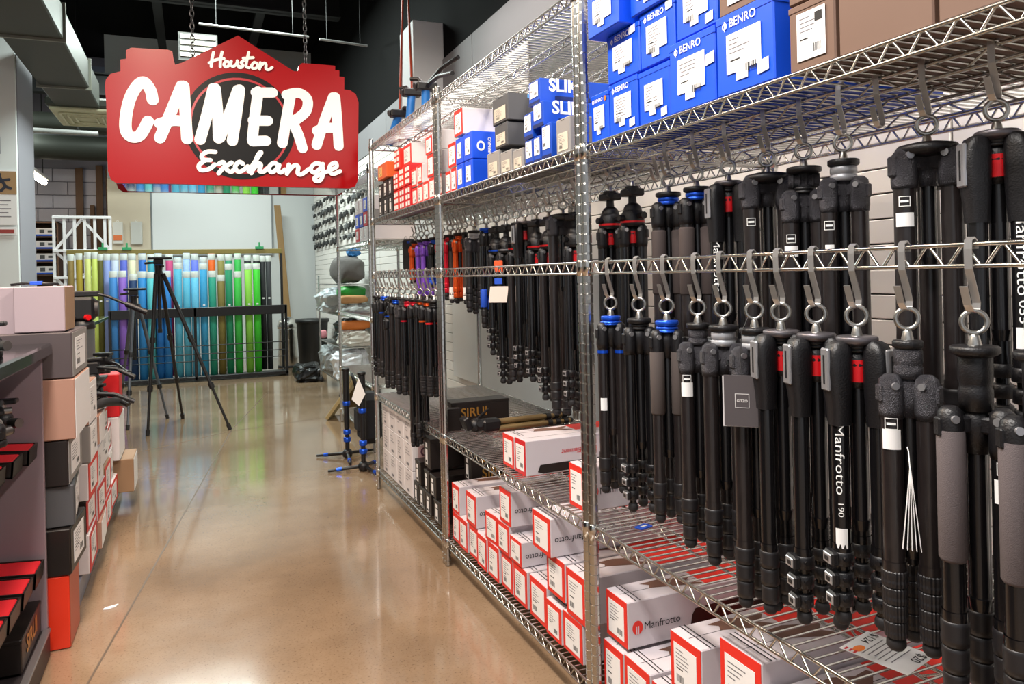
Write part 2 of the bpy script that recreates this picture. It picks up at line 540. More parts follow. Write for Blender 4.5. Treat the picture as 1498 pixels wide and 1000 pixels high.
# ================================================================ the room
# floor: polished concrete
def floor_material():
    m = bpy.data.materials.new('polished_concrete')
    m.use_nodes = True
    nt = m.node_tree
    b = nt.nodes['Principled BSDF']
    tc = nt.nodes.new('ShaderNodeTexCoord')
    def noise(scale, detail, rough=0.6):
        n = nt.nodes.new('ShaderNodeTexNoise')
        n.inputs['Scale'].default_value = scale
        n.inputs['Detail'].default_value = detail
        n.inputs['Roughness'].default_value = rough
        nt.links.new(tc.outputs['Object'], n.inputs['Vector'])
        return n
    def ramp(n, stops):
        r = nt.nodes.new('ShaderNodeValToRGB')
        while len(r.color_ramp.elements) < len(stops):
            r.color_ramp.elements.new(0.5)
        for e, (p, c) in zip(r.color_ramp.elements, stops):
            e.position = p
            e.color = hexc(c)
        nt.links.new(n.outputs['Fac'], r.inputs[0])
        return r
    big = ramp(noise(1.3, 5), [(0.25, '725e4a'), (0.5, '907860'), (0.75, 'a68f77')])
    sp = ramp(noise(120, 4, 0.75), [(0.345, '4c3826'), (0.415, 'f4efe8'), (0.60, 'ffffff'), (0.74, 'fff6e8')])
    mx = nt.nodes.new('ShaderNodeMix')
    mx.data_type = 'RGBA'
    mx.blend_type = 'MULTIPLY'
    mx.inputs[0].default_value = 0.6
    nt.links.new(big.outputs[0], mx.inputs[6])
    nt.links.new(sp.outputs[0], mx.inputs[7])
    nt.links.new(mx.outputs[2], b.inputs['Base Color'])
    rr = nt.nodes.new('ShaderNodeMapRange')
    rr.inputs[3].default_value = 0.06
    rr.inputs[4].default_value = 0.26
    nt.links.new(noise(2.2, 5, 0.7).outputs['Fac'], rr.inputs[0])
    nt.links.new(rr.outputs[0], b.inputs['Roughness'])
    b.inputs['Specular IOR Level'].default_value = 0.6
    b.inputs['Coat Weight'].default_value = 0.45
    b.inputs['Coat Roughness'].default_value = 0.07
    bp = nt.nodes.new('ShaderNodeBump')
    bp.inputs['Strength'].default_value = 0.03
    bp.inputs['Distance'].default_value = 0.02
    nt.links.new(noise(3.0, 3).outputs['Fac'], bp.inputs['Height'])
    nt.links.new(bp.outputs[0], b.inputs['Normal'])
    return m

fl = struct(MB().box(-6, 1.75, -3, 13.4, -0.12, 0.0).build('floor', floor_material()))
JOINT = mat('floor_joint', '5e4e3e', 0.5)
for (x0, y0, x1, y1) in ((-0.40, 1.9, 0.26, 6.309), (0.26, 6.309, 0.68, 8.134), (-0.6, 5.63, 0.26, 6.25), (0.26, 6.25, 1.6, 6.6)):
    d = V(x1 - x0, y1 - y0, 0)
    n = V(-d.y, d.x, 0).normalized()
    MB().obox(V((x0 + x1) / 2, (y0 + y1) / 2, 0.0002), d / 2, n * 0.0035, V(0, 0, 0.0004)).build('floor_joint', JOINT, fl)

CEILM = mat('black_ceiling_paint', '040404', 0.9, spec=0.1)
struct(MB().box(-6, 1.9, -3, 13.4, 4.6, 4.75).build('ceiling', CEILM))

# right wall: slatwall below, grey painted board above, black above 2.75 m
XW = 1.70
GREYW = mat('grey_wall_paint', '7c7a7d', 0.7, var=0.06, vscale=3)
wr = struct(MB().box(XW + 0.03, XW + 0.16, -3, 13.4, 0, 2.75).build('wall_right', GREYW))
struct(MB().box(XW + 0.03, XW + 0.16, -3, 13.4, 2.75, 4.6).build('wall_right_upper', CEILM))
SLAT = mat('white_slatwall', 'e4e1dc', 0.45, var=0.04, vscale=5)
GROOVE = mat('slatwall_groove', '4a4644', 0.6)
MB().box(XW + 0.012, XW + 0.03, -0.3, 11.6, 0, 2.45).build('slatwall_backing', GROOVE, wr)
k = 0
for j in range(36):
    z0 = 0.02 + j * 0.0672
    for (y0, y1) in ((0.05, 1.255), (1.262, 2.475), (2.482, 3.7)):
        if z0 > 0.45 and z0 < 1.62:
            MB().box(XW, XW + 0.012, y0, y1, z0, z0 + 0.0635, bev=0.002).build('slat', SLAT, wr)
    if z0 < 2.4:
        MB().box(XW, XW + 0.012, 3.72, 7.3, z0, z0 + 0.0635, bev=0.002).build('slat', SLAT, wr)
        MB().box(XW, XW + 0.012, 7.31, 11.5, z0, z0 + 0.0635, bev=0.002).build('slat', SLAT, wr)
# grey boards above the slatwall with open joints, and the white boxed-in pipe chase
for (y0, y1) in ((-0.5, 1.2), (1.21, 2.43), (2.44, 4.62), (4.63, 7.0), (7.01, 9.5)):
    MB().box(XW + 0.018, XW + 0.03, y0, y1, 2.46, 2.75).build('board', GREYW, wr)
WHITEW = mat('white_wall_paint', 'd3d5d6', 0.6, var=0.04, vscale=2)
ch = MB().box(1.5, XW + 0.03, 5.25, 5.62, 2.0, 3.02, bev=0.004).build('wall_chase', WHITEW)
struct(ch)
co = MB()
co.tube([(1.48, 5.66, 2.0), (1.49, 5.62, 2.5), (1.50, 5.5, 3.3), (1.5, 5.42, 3.42), (1.5, 5.36, 3.3), (1.49, 5.28, 2.5), (1.48, 5.24, 2.0)], 0.008, 6)
tag(co.build('power_cord', mat('orange_cord', 'd5502c', 0.5)), 'orange power cord looped over the white pipe chase', 'cord')

# back wall
YB = 11.7
BACKW = mat('back_wall_paint', 'c6c9c8', 0.6, var=0.05, vscale=1.5)
wb = struct(MB().box(-1.05, XW + 0.16, YB, YB + 0.12, 0, 4.6).build('wall_back', BACKW))
BEIGE = mat('beige_board', 'cdbfa9', 0.65, var=0.06, vscale=4)
MB().box(-1.05, -0.52, YB - 0.02, YB, 0.6, 2.62, bev=0.003).build('board', BEIGE, wb)
# back-left recess: painted block wall further back
wl = struct(MB().box(-6, -0.9, 12.95, 13.2, 0, 4.6).build('wall_block_back', mat('block_mortar', '8b8890', 0.8)))
BLK = mat('painted_block', 'b9b4bd', 0.65, var=0.08, vscale=6, bump=0.3, bscale=60)
bm_ = MB().box(-0.19, 0.19, -0.02, 0.02, -0.094, 0.094, bev=0.006).data('block', [BLK])
for r in range(10):
    for c in range(6):
        link('block', bm_, wl, (-3.05 + c * 0.39 + (0.195 if r % 2 else 0), 12.945, 1.0 + r * 0.2))
# left wall of the far hall (out of the frame) and the white partition end with its poster
struct(MB().box(-6.1, -6.0, -3, 13.4, 0, 4.6).build('wall_left', WHITEW))
PILL = mat('white_partition', 'dfe5e4', 0.55)
PILS = mat('partition_edge_grey', '8c8a92', 0.6)
wp = struct(MB().box(-3.4, -1.40, 7.8, 8.55, 0, 3.6, bev=0.004).build('wall_partition', PILL))
MB().box(-1.402, -1.392, 7.83, 8.54, 0, 3.6).build('edge_strip', PILS, wp)

# ceiling services
DUCT = mat('galvanised_duct', '3c3e37', 0.55, 0.3, var=0.1, vscale=2)
du = MB()
du.box(-1.27, -0.86, 5.0, 8.95, 3.02, 3.28, bev=0.01)
d_ = thing('air_duct', 'grey sheet metal air duct running below the black ceiling', 'duct', (0, 0, 0))
du.build('duct_run', DUCT, d_)
SEAMM = mat('duct_seam', '7c7d72', 0.45, 0.4)
for y in (6.55, 8.1):
    MB().box(-1.29, -0.84, y - 0.012, y + 0.012, 3.0, 3.30).build('flange', SEAMM, d_)
MB().plate([(-1.27, 3.02), (-0.86, 3.02), (-0.86, 3.28), (-1.27, 3.28)], (0, 8.95, 0), (1, 0, 0), (0, 0, 1), -0.02).build('end_cap', DUCT, d_)
DIFF = mat('air_diffuser_paint', 'b9b496', 0.55)
df = thing('air_diffuser', 'pale square air diffuser box at the end of the grey duct', 'vent', (0, 0, 0))
MB().box(-1.36, -0.70, 8.97, 9.95, 3.02, 3.12, bev=0.02).build('plenum', DUCT, df)
MB().box(-1.33, -0.73, 9.0, 9.92, 2.985, 3.02, bev=0.01).build('frame', DIFF, df)
for k in range(3):
    s = 0.22 - 0.06 * k
    q = MB()
    for a, b in (((-s, -s), (s, -s)), ((s, -s), (s, s)), ((s, s), (-s, s)), ((-s, s), (-s, -s))):
        q.cyl((-1.03 + a[0], 9.46 + a[1] * 1.5, 2.975), (-1.03 + b[0], 9.46 + b[1] * 1.5, 2.975), 0.012, seg=6)
    q.build('louvre', DIFF, df)
BEAM = mat('black_steel_beam', '0c0c0d', 0.6)
for i, (y, z) in enumerate(((6.6, 4.1), (8.6, 4.1), (10.6, 3.5), (11.4, 3.1))):
    b = MB().box(-6, 1.6, y - 0.08, y + 0.08, z, z + 0.02).box(-6, 1.6, y - 0.01, y + 0.01, z, z + 0.28).box(-6, 1.6, y - 0.08, y + 0.08, z + 0.26, z + 0.28)
    o = b.build('trim_%d' % (i + 1), BEAM)
    struct(o)
for i, (x0, x1) in enumerate(((-0.35, -0.25), (0.75, 0.85))):
    b = MB().box(x0, x1, 4.9, 11.4, 4.28, 4.3).box((x0 + x1) / 2 - 0.008, (x0 + x1) / 2 + 0.008, 4.9, 11.4, 4.3, 4.52)
    struct(b.build('trim_%d' % (i + 5), BEAM))
PIPE = mat('pale_conduit', '9a9a98', 0.5, 0.3)
for (x0, x1, y, z, r, lb) in ((0.1, 1.05, 7.2, 3.45, 0.012, 'thin pale conduit pipe above the red sign'),
                              (1.15, 1.6, 7.2, 3.42, 0.012, 'short pale conduit pipe beside the right hand chain'),
                              (-2.4, -1.0, 10.2, 2.98, 0.03, 'pale ceiling pipe beyond the air diffuser')):
    t = thing('conduit_pipe', lb, 'pipe', (x0, y, z))
    MB().cyl((0, 0, 0), (x1 - x0, 0, -0.02), r, seg=8).build('pipe', PIPE, t)
    for q in (.15, .85):
        MB().cyl(((x1 - x0) * q, 0, 0), ((x1 - x0) * q, 0, 4.6 - z), 0.004, seg=6).build('hanger_rod', BEAM, t)
tag(MB().cyl((-4.0, 11.2, 2.95), (-0.4, 11.2, 2.93), 0.16, seg=16).build('round_duct', mat('dark_round_duct', '2c2e28', 0.5, 0.4)),
    'dark round ventilation pipe in front of the block wall', 'duct')
tag(MB().cyl((-4.0, 10.4, 3.12), (-0.4, 10.4, 3.10), 0.12, seg=16).build('round_duct', MATS['dark_round_duct']),
    'dark round ventilation pipe just behind the air diffuser', 'duct')
WP = mat('bluish_panel', '8a93a8', 0.4)
pn = MB().box(-1.40, -0.60, 12.3, 12.34, 3.1, 4.3).build('trim_9', WP)
struct(pn)
MB().box(-1.42, -0.58, 12.26, 12.3, 3.75, 3.82).build('bar', BEAM, pn)
MB().box(-1.42, -0.58, 12.26, 12.3, 3.5, 3.57).build('bar', BEAM, pn)
lv = thing('wall_vent', 'white slatted vent grille seen above the red sign', 'vent', (0.02, 8.0, 3.35))
MB().box(-0.1, 0.26, 0.0, 0.02, -0.02, 0.26, bev=0.004).build('frame', mat('vent_backing', '3b3a38', 0.6), lv)
for k in range(4):
    MB().box(-0.08, 0.24, -0.02, 0.0, 0.02 + k * 0.06, 0.055 + k * 0.06).build('slat', mat('vent_slat', 'c9c4b8', 0.5), lv)
# lit tube lamp over the back room
tl = thing('tube_lamp', 'lit white tube lamp over the back room', 'lamp', (-1.88, 11.1, 2.6))
MB().box(-0.06, 0.06, 0.0, 1.15, 0.03, 0.08, bev=0.01).build('housing', mat('lamp_housing', 'd8d8d4', 0.5), tl)
for q in (.42, 1.05):
    MB().cyl((0, q, .08), (0, q, 2.0), 0.006, seg=6).build('hanger_rod', BEAM, tl)
MB().cyl((0, 0.0, 0.0), (0, 1.15, 0.0), 0.035, seg=12).build('tube', mat('lit_tube', 'fff2dc', 0.5, emit='fff0d8', estr=14), tl)

# ================================================================ wire shelving
def post_data():
    m = MB()
    prof = []
    z = 0.0
    r = 0.0127
    prof.append((r * 0.6, 0.0))
    prof.append((r, 0.004))
    while z < 1.93:
        prof += [(r, z + 0.0215), (r * 0.86, z + 0.0225), (r * 0.86, z + 0.0245), (r, z + 0.0255)]
        z += 0.0254
    m.lathe(prof, 12, smooth=False)
    m.cyl((0, 0, prof[-1][1]), (0, 0, prof[-1][1] + 0.004), r, r * 0.7, 12)
    return m.data('post', [CHROME])
POST = post_data()

def zigzag(y0, y1, x, z0, z1, pitch):
    P = []
    n = max(2, int(round((y1 - y0) / pitch)))
    for i in range(n):
        a = y0 + (y1 - y0) * i / n
        p = (y1 - y0) / n
        P += [(x, a + p * .05, z0), (x, a + p * 0.42, z1), (x, a + p * 0.55, z1), (x, a + p * 0.92, z0)]
    return P

def edge_truss(m, ax, c, a0, a1, zt, drop=0.028, pitch=0.052):
    """two rods and the bent wire between them, along y at x=c or along x at y=c"""
    def pt(t, z):
        return (c, t, z) if ax == 'y' else (t, c, z)
    m.cyl(pt(a0, zt), pt(a1, zt), 0.0034, seg=6, caps=False)
    m.cyl(pt(a0, zt - drop), pt(a1, zt - drop), 0.0034, seg=6, caps=False)
    m.tube([pt(p[1], p[2]) for p in zigzag(a0, a1, 0, zt - drop, zt - 0.002, pitch)], 0.0024, 5, caps=False)

def wire_shelf(unit, y0, y1, x0, x1, zt, deck=True, rail=False):
    f = MB()
    edge_truss(f, 'y', x0, y0 + 0.012, y1 - 0.012, zt)
    if rail:
        o = f.build('hanging_rail', CHROME, unit)
    else:
        edge_truss(f, 'y', x1, y0 + 0.012, y1 - 0.012, zt)
        edge_truss(f, 'x', y0, x0 + 0.012, x1 - 0.012, zt)
        edge_truss(f, 'x', y1, x0 + 0.012, x1 - 0.012, zt)
        o = f.build('shelf_frame', CHROME, unit)
    for (px, py) in ((x0, y0), (x0, y1), (x1, y0), (x1, y1)):
        if rail and px == x1:
            continue
        MB().lathe([(0.0148, -0.034), (0.0146, 0.004), (0.0132, 0.006)], 12).build('collar', CHROME, o, (px, py, zt))
    if deck:
        w = MB()
        n = int((y1 - y0) / 0.0245)
        for i in range(1, n):
            y = y0 + (y1 - y0) * i / n
            w.cyl((x0, y, zt + 0.002), (x1, y, zt + 0.002), 0.0022, seg=5, caps=False)
        d = w.build('deck_wires', CHROME, o)
        d['kind'] = 'stuff'
        for fx in (0.155, 0.305, 0.455):
            s = MB()
            edge_truss(s, 'y', x0 + fx, y0 + 0.004, y1 - 0.004, zt - 0.003, 0.024, 0.1)
            s.build('support_truss', CHROME, o)
    return o

SX0, SX1 = 0.9255, 1.535
UNITS = {'A': (0.48, 1.685), 'B': (1.715, 2.905), 'C': (2.935, 4.127)}
ULAB = {'A': 'chrome wire shelving unit with blue boxes above two rows of tripods',
        'B': 'chrome wire shelving unit between the two others, red edged boxes on its bottom shelf',
        'C': 'chrome wire shelving unit with white cartons and black boxes on its bottom shelf'}
for k, (y0, y1) in UNITS.items():
    u = thing('wire_shelving_unit', ULAB[k], 'shelf', (SX0, y0, 0), 0, 'chrome shelving units along the slatwall')
    off = V(-SX0, -y0, 0)
    for (px, py) in ((0, 0), (0, y1 - y0), (SX1 - SX0, 0), (SX1 - SX0, y1 - y0)):
        link('post', POST, u, (px, py, 0))
    for z, dk, rl in ((1.90, True, False), (1.49, True, False), (1.195, False, True), (0.525, True, False), (0.105, True, False)):
        wire_shelf(u, 0, y1 - y0, 0, SX1 - SX0, z, dk, rl)
# the unit beyond
u = thing('wire_shelving_unit', 'chrome wire shelving unit behind the red sign, packed with small blue and white boxes', 'shelf',
          (1.10, 5.0, 0), 0, 'chrome shelving units along the slatwall')
for (px, py) in ((0, 0), (0, 1.2), (0.5, 0), (0.5, 1.2)):
    link('post', POST, u, (px, py, 0))
for z in (1.90, 1.42, 0.9, 0.45, 0.105):
    wire_shelf(u, 0, 1.2, 0, 0.5, z)
# white back board behind the middle and far units
wbp = MB().box(XW - 0.035, XW - 0.005, 2.75, 5.0, 0.47, 1.16, bev=0.003).build('white_back_board', mat('white_board', 'd6dcdd', 0.5, var=0.05, vscale=4))
tag(wbp, 'white board standing on the slatwall behind the hanging tripods', 'board')

# ================================================================ hooks and hanging tripods
HOOKM = mat('zinc_hook', 'c4c2c0', 0.34, 0.85)
def hook_data():
    P = [(0.006, 0, -0.010), (0.005, 0, 0.000), (0, 0, 0.0045), (-0.005, 0, 0.001), (-0.0062, 0, -0.010), (-0.0055, 0, -0.036), (0.004, 0, -0.066), (0.008, 0, -0.080),
         (0.007, 0, -0.088), (0.002, 0, -0.092), (-0.004, 0, -0.090), (-0.009, 0, -0.082), (-0.016, 0, -0.058)]
    return MB().strap(P, (-0.0035, 0.0085, 0), 0.0022).data('s_hook', [HOOKM])
HOOK = hook_data()

def hook(x, y, z, label, group):
    """S-hook over a rod at height z; its bend hangs 92 mm below"""
    return tag(link('s_hook', HOOK, None, (x, y, z)), label, 'hook', group)

CACHE = {}
def cached(key, fn):
    if key not in CACHE:
        CACHE[key] = fn()
    return CACHE[key]

def eye_bolt():
    m = MB()
    m.torus((0, 0, -0.0175), (0.7, 0.7, 0), 0.0145, 0.0033, 20, 8)
    m.lathe([(0.0045, -0.033), (0.006, -0.036), (0.0085, -0.047), (0.0095, -0.052)], 12)
    return m.data('eye_bolt', [STEEL])

def arc_patch(r, a0, a1, z0, z1, n=8):
    vs, fs = [], []
    for i in range(n + 1):
        a = a0 + (a1 - a0) * i / n
        vs += [(r * math.cos(a), r * math.sin(a), z0), (r * math.cos(a), r * math.sin(a), z1)]
        if i:
            k = 2 * i
            fs.append((k - 2, k, k + 1, k - 1))
    return vs, fs

def leg_lettering(s, r, ang, ztop, length, bold=0.0, squash=0.66):
    vs, fs = textw(s, length, bold=bold)
    vs = [(x, y * squash) for x, y in vs]
    ys = [v[1] for v in vs]
    ym = (min(ys) + max(ys)) / 2
    return [((r + .0008) * math.cos(ang + (y - ym) / r), (r + .0008) * math.sin(ang + (y - ym) / r), ztop - x) for x, y in vs], fs

ST = dict(r=0.0135, rl=0.027, plate_r=0.03, plate='flat', collar=BLACK, ch=0.02, cr=0.021, head=None, hub=BLACK, shoulder='knuckle', lock='twist',
          n=3, lh=0.024, legmat=ANOD, colmat=ANOD, column=0.62, zfoot=0.0, lockmat=LOCKM, join=False, grip=None, seg=14)

def style(**k):
    d = dict(ST)
    d.update(k)
    return d

def tripod(loc, L, st, label, group=None, rot=None, name='folded_tripod', labels=(), letters=(), logos=(), legd=(0, 0, 0), cat='tripod', nlegs=3):
    """folded tripod hanging from its eye bolt; loc is the top of the ring, L its length"""
    x, y, z = loc
    ca = math.atan2(-y, -x)
    rot = ca - PI / 3 if rot is None else ca + rot
    t = thing(name, label, cat, loc, 0, group)
    key = tuple(sorted((k, str(v)) for k, v in st.items()))
    seg = st['seg']
    link('eye_bolt', cached('eye', eye_bolt), t)
    zt = -0.050
    pr = st['plate_r']
    def mk_plate():
        m = MB()
        if st['plate'] == 'wide':
            m.lathe([(pr * .5, zt + .004), (pr * .9, zt), (pr, zt - .006), (pr * .96, zt - .013), (pr * .6, zt - .02)], 24)
        else:
            m.lathe([(pr * .3, zt + .003), (pr * .92, zt + .002), (pr, zt), (pr, zt - .007), (pr * .9, zt - .009), (pr * .7, zt - .012)], 20)
        return m.data('top_plate', [st.get('platemat', BLACK)])
    link('top_plate', cached((key, 'plate'), mk_plate), t)
    zc = zt - 0.011
    if st['head'] == 'ball':
        def mk_head():
            m = MB()
            r = 0.027
            m.obox((0, 0, zc - 0.004), (0.03, 0, 0), (0, 0.022, 0), (0, 0, 0.010), 0, 0.004)
            m.cyl((0, 0, zc - 0.01), (0, 0, zc - 0.04), 0.011, 0.012, 12)
            m.ball((0, 0, zc - 0.055), 0.026, rings=8)
            m.lathe([(0.020, zc - 0.045), (0.031, zc - 0.062), (0.033, zc - 0.09), (0.030, zc - 0.098)], 18)
            m.lathe([(0.0335, zc - 0.082), (0.0338, zc - 0.088)], 18, mi=1, cap=False)
            m.cyl((0.028, 0, zc - 0.07), (0.055, 0, zc - 0.07), 0.007, 0.010, 10)
            m.cyl((0.0, -0.028, zc - 0.074), (0.0, -0.046, zc - 0.074), 0.009, 0.009, 10)
            m.cyl((0.02, -0.02, zc), (0.05, -0.03, zc - 0.004), 0.006, 0.008, 10)
            return m.data('ball_head', [BLACK, st.get('stripe', REDA)])
        link('ball_head', cached((key, 'head'), mk_head), t, None, ca + 0.6)
        zc -= 0.098
    elif st['head'] == 'knob':
        def mk_knob():
            m = MB()
            m.cyl((-0.028, 0, zc - 0.014), (0.028, 0, zc - 0.014), 0.014, 0.014, 14)
            for q in (-0.02, -0.008, 0.004, 0.016):
                m.torus((q, 0, zc - 0.014), (1, 0, 0), 0.0145, 0.0022, 14, 5)
            m.cyl((0, 0, zc), (0, 0, zc - 0.03), 0.012, 0.015, 12)
            return m.data('pan_knob', [MAGN])
        link('pan_knob', cached((key, 'head'), mk_knob), t, None, ca + PI / 2)
        zc -= 0.026
    ch, cr = st['ch'], st['cr']
    if ch:
        def mk_collar():
            m = MB()
            m.lathe([(cr * .9, zc + .001), (cr, zc - .002), (cr, zc - ch * .45), (cr * .93, zc - ch * .5), (cr * .93, zc - ch * .58), (cr, zc - ch * .62),
                     (cr, zc - ch)], 20)
            return m.data('collar', [st['collar']])
        link('collar', cached((key, 'collar', ch), mk_collar), t)
    zh = zc - ch
    rl, r = st['rl'], st['r']
    # hub with three arms
    def mk_hub():
        m = MB()
        m.lathe([(0.012, zh + .002), (0.017, zh - .004), (0.019, zh - .02), (0.016, zh - .032), (0.014, zh - .055)], 16)
        for k in range(3):
            a = 2 * PI * k / 3
            d = V(math.cos(a), math.sin(a), 0)
            m.obox(d * rl * .62 + V(0, 0, zh - .017), d * rl * .55, V(-d.y, d.x, 0) * r * .85, V(0, 0, .011), 0, .003)
        return m.data('hub', [st['hub']])
    if nlegs == 3:
        link('hub', cached((key, 'hub'), mk_hub), t, None, rot)
    zb = -L
    if st['column'] and nlegs == 3:
        zce = zh + (zb - zh) * st['column']
        def mk_col():
            m = MB()
            m.cyl((0, 0, zh - .02), (0, 0, zce), 0.0115, 0.0115, 12)
            m.cyl((0, 0, zce), (0, 0, zce - 0.016), 0.0135, 0.011, 12)
            if st.get('redcol'):
                m.cyl((0, 0, zh - .012), (0, 0, zh - .045), 0.019, 0.0185, 14, mi=1)
            return m.data('centre_column', [st['colmat'], st.get('redcol') or BLACK])
        link('centre_column', cached((key, 'col', L), mk_col), t)
    for k in range(nlegs):
        a = rot + 2 * PI * k / 3
        zb_k = zb + legd[k]
        n, lh = st['n'], st['lh']
        foot = 0.018
        zl = zb_k + foot + n * lh          # top of the lock stack
        lm = st['legmat']
        if st['lock'] == 'flip':
            zl += n * 0.006
        def mk_leg(zl=zl):
            m = MB()
            m.cyl((0, 0, zh - .018), (0, 0, zl - .004), r, r, seg)
            m.lathe([(r + .0012, zl + .012), (r + .0016, zl + .002), (r + .0012, zl - .003)], seg, cap=False)
            m.cyl((0, 0, zl), (0, 0, zb_k + foot), r * .78, r * .6, 8, caps=False)
            return m.data('leg', [lm])
        leg = link('leg', cached((key, 'leg', L, legd[k], zh), mk_leg), t, (rl * math.cos(a) * (nlegs > 1), rl * math.sin(a) * (nlegs > 1), 0), a)
        def mk_hinge():
            m = MB()
            if st['shoulder'] == 'block':
                w, h = r * 1.30, .098
                m.loft([(zh + .017, w * .45, w * .6, -.004), (zh + .012, w * .8, w * .9, -.001), (zh - .002, w * 1.06, w * 1.05, .001), (zh - .03, w * 1.1, w * 1.08, .0015),
                        (zh - .06, w * 1.02, w * 1.03, .001), (zh - .085, w * .9, w * .92, 0), (zh - .11, r + .0012, r + .0012, 0)], 18)
                m.obox((w * 1.12, 0, zh - .026), (.003, 0, 0), (0, w * .62, 0), (0, 0, .032), 1, .002)
                m.obox((w * 1.12 + .003, 0, zh - .026), (.0008, 0, 0), (0, w * .12, 0), (0, 0, .022), 0, .0004)
            elif st['shoulder'] == 'systematic':
                m.lathe([(r * .6, zh + .006), (r * 1.02, zh - .002), (r * 1.2, zh - .02), (r * 1.2, zh - .05), (r * 1.1, zh - .058)], seg)
                m.obox((r * 1.1, 0, zh - .022), (.005, 0, 0), (0, r * .62, 0), (0, 0, .017), 0, .003)
                m.cyl((0.0, -r * 1.2, zh - .006), (0.0, r * 1.2, zh - .006), .0062, .0062, 10, mi=1)
            else:
                m.lathe([(r * .55, zh + .006), (r * 1.0, zh), (r * 1.16, zh - .014), (r * 1.16, zh - .044), (r * 1.06, zh - .056)], seg)
                m.cyl((0.002, -r * 1.22, zh - .009), (0.002, r * 1.22, zh - .009), .0052, .0052, 10, mi=1)
                m.obox((r * 1.05, 0, zh - .02), (.004, 0, 0), (0, r * .5, 0), (0, 0, .012), 0, .002)
            if st.get('band'):
                m.lathe([(r * 1.1, zh - .060), (r * 1.1, zh - .067)], seg, mi=2, cap=False)
            return m.data('hinge', [st['hub'], SILVERP, st.get('band') or BLACK])
        link('hinge', cached((key, 'hinge', zh), mk_hinge), leg)
        # locks
        def one_lock(m, z0, rr, h):
            if st['lock'] == 'flip':
                m.lathe([(rr * .98, z0), (rr * 1.12, z0 - .002), (rr * 1.12, z0 - h * .8), (rr, z0 - h * .84)], seg)
                m.obox((rr * 1.18, 0, z0 - h * .4), (rr * .42, 0, 0), (0, rr * .92, 0), (0, 0, h * .42), 0, .003)
                m.obox((rr * 1.62, 0, z0 - h * .42), (.0012, 0, 0), (0, rr * .74, 0), (0, 0, h * .30), 1, .001)
                m.obox((rr * 1.62 + .0012, 0, z0 - h * .42), (.0008, 0, 0), (0, rr * .4, 0), (0, 0, h * .15), 0, .0005)
                m.cyl((rr * .3, -rr * 1.3, z0 - h * .35), (rr * .3, rr * 1.3, z0 - h * .35), .0035, .0035, 8)
            else:
                m.lathe([(rr * .96, z0), (rr * 1.08, z0 - .002), (rr * 1.1, z0 - .006), (rr * 1.06, z0 - h * .55), (rr * 1.1, z0 - h * .7), (rr * 1.06, z0 - h * .94),
                         (rr * .92, z0 - h * .97), (rr * .92, z0 - h)], 44 if st['lock'] == 'ribbed' else seg, star=0.05 if st['lock'] == 'ribbed' else 0, smooth=st['lock'] != 'ribbed')
        step = lh + (0.006 if st['lock'] == 'flip' else 0)
        if st['join']:
            def mk_locks():
                m = MB()
                for q in range(n):
                    one_lock(m, zl - q * step, r * (1.06 - .1 * q / max(1, n - 1)), lh)
                return m.data('leg_locks', [st['lockmat'], SILVERP])
            link('leg_locks', cached((key, 'locks', L, legd[k], zl), mk_locks), leg)
        else:
            for q in range(n):
                rr = round(r * (1.10 - .13 * q / max(1, n - 1)), 5)
                def mk_lock(rr=rr):
                    m = MB()
                    one_lock(m, 0, rr, lh)
                    return m.data('leg_lock', [st['lockmat'], SILVERP])
                link('leg_lock', cached((st['lock'], rr, lh, str(st['lockmat']), seg), mk_lock), leg, (0, 0, zl - q * step))
        def mk_foot():
            m = MB()
            m.lathe([(r * .72, 0.001), (r * .86, -.004), (r * .9, -.012), (r * .6, -.018)], 12)
            return m.data('foot', [RUBBER])
        link('foot', cached((r, 'foot'), mk_foot), leg, (0, 0, zb_k + foot))
        g = st['grip']
        if g and (g[0] == k or g[0] == 'all'):
            def mk_grip():
                m = MB()
                q = r + .0028
                z0, z1 = zh + (zl - zh) * g[1], zh + (zl - zh) * g[2]
                m.lathe([(r + .0004, z0), (q, z0 - .004), (q, z1 + .004), (r + .0004, z1)], seg)
                return m.data('foam_grip', [g[3] if len(g) > 3 else FOAM])
            link('foam_grip', cached((key, 'grip', L, legd[k]), mk_grip), leg)
        for (lk, f0, h, half) in labels:
            if lk == k:
                vs, fs = arc_patch(r + .0011, ca - a - half, ca - a + half, zh + (zl - zh) * f0 - h, zh + (zl - zh) * f0)
                MB().add(vs, fs, 0, True).build('paper_label', WPAPER, leg, label='white paper label round the leg')
        for (lk, f0) in logos:
            if lk == k:
                q = MB()
                z1 = zh + (zl - zh) * f0
                aa, hw_, hh = ca - a, 0.008 / r, 0.016
                for (a0, a1, b0, b1) in ((-hw_, hw_, z1 - .001, z1), (-hw_, hw_, z1 - hh, z1 - hh + .001), (-hw_, -hw_ + .07, z1 - hh, z1), (hw_ - .07, hw_, z1 - hh, z1), (-hw_ * .7, hw_ * .7, z1 - hh * .62, z1 - hh * .4)):
                    q.add(*arc_patch(r + .0012, aa + a0, aa + a1, b0, b1, 5), 0, True)
                q.build('framed_logo', WINK, leg, label='small white framed logo')
        for (lk, s, f0, ln, da) in letters:
            if lk == k:
                vs, fs = leg_lettering(s, r + .0004, ca - a + da, zh + (zl - zh) * f0, ln)
                MB().add(vs, fs, 0).build('lettering', WINK, leg, label='white lettering running down the leg')
    return t

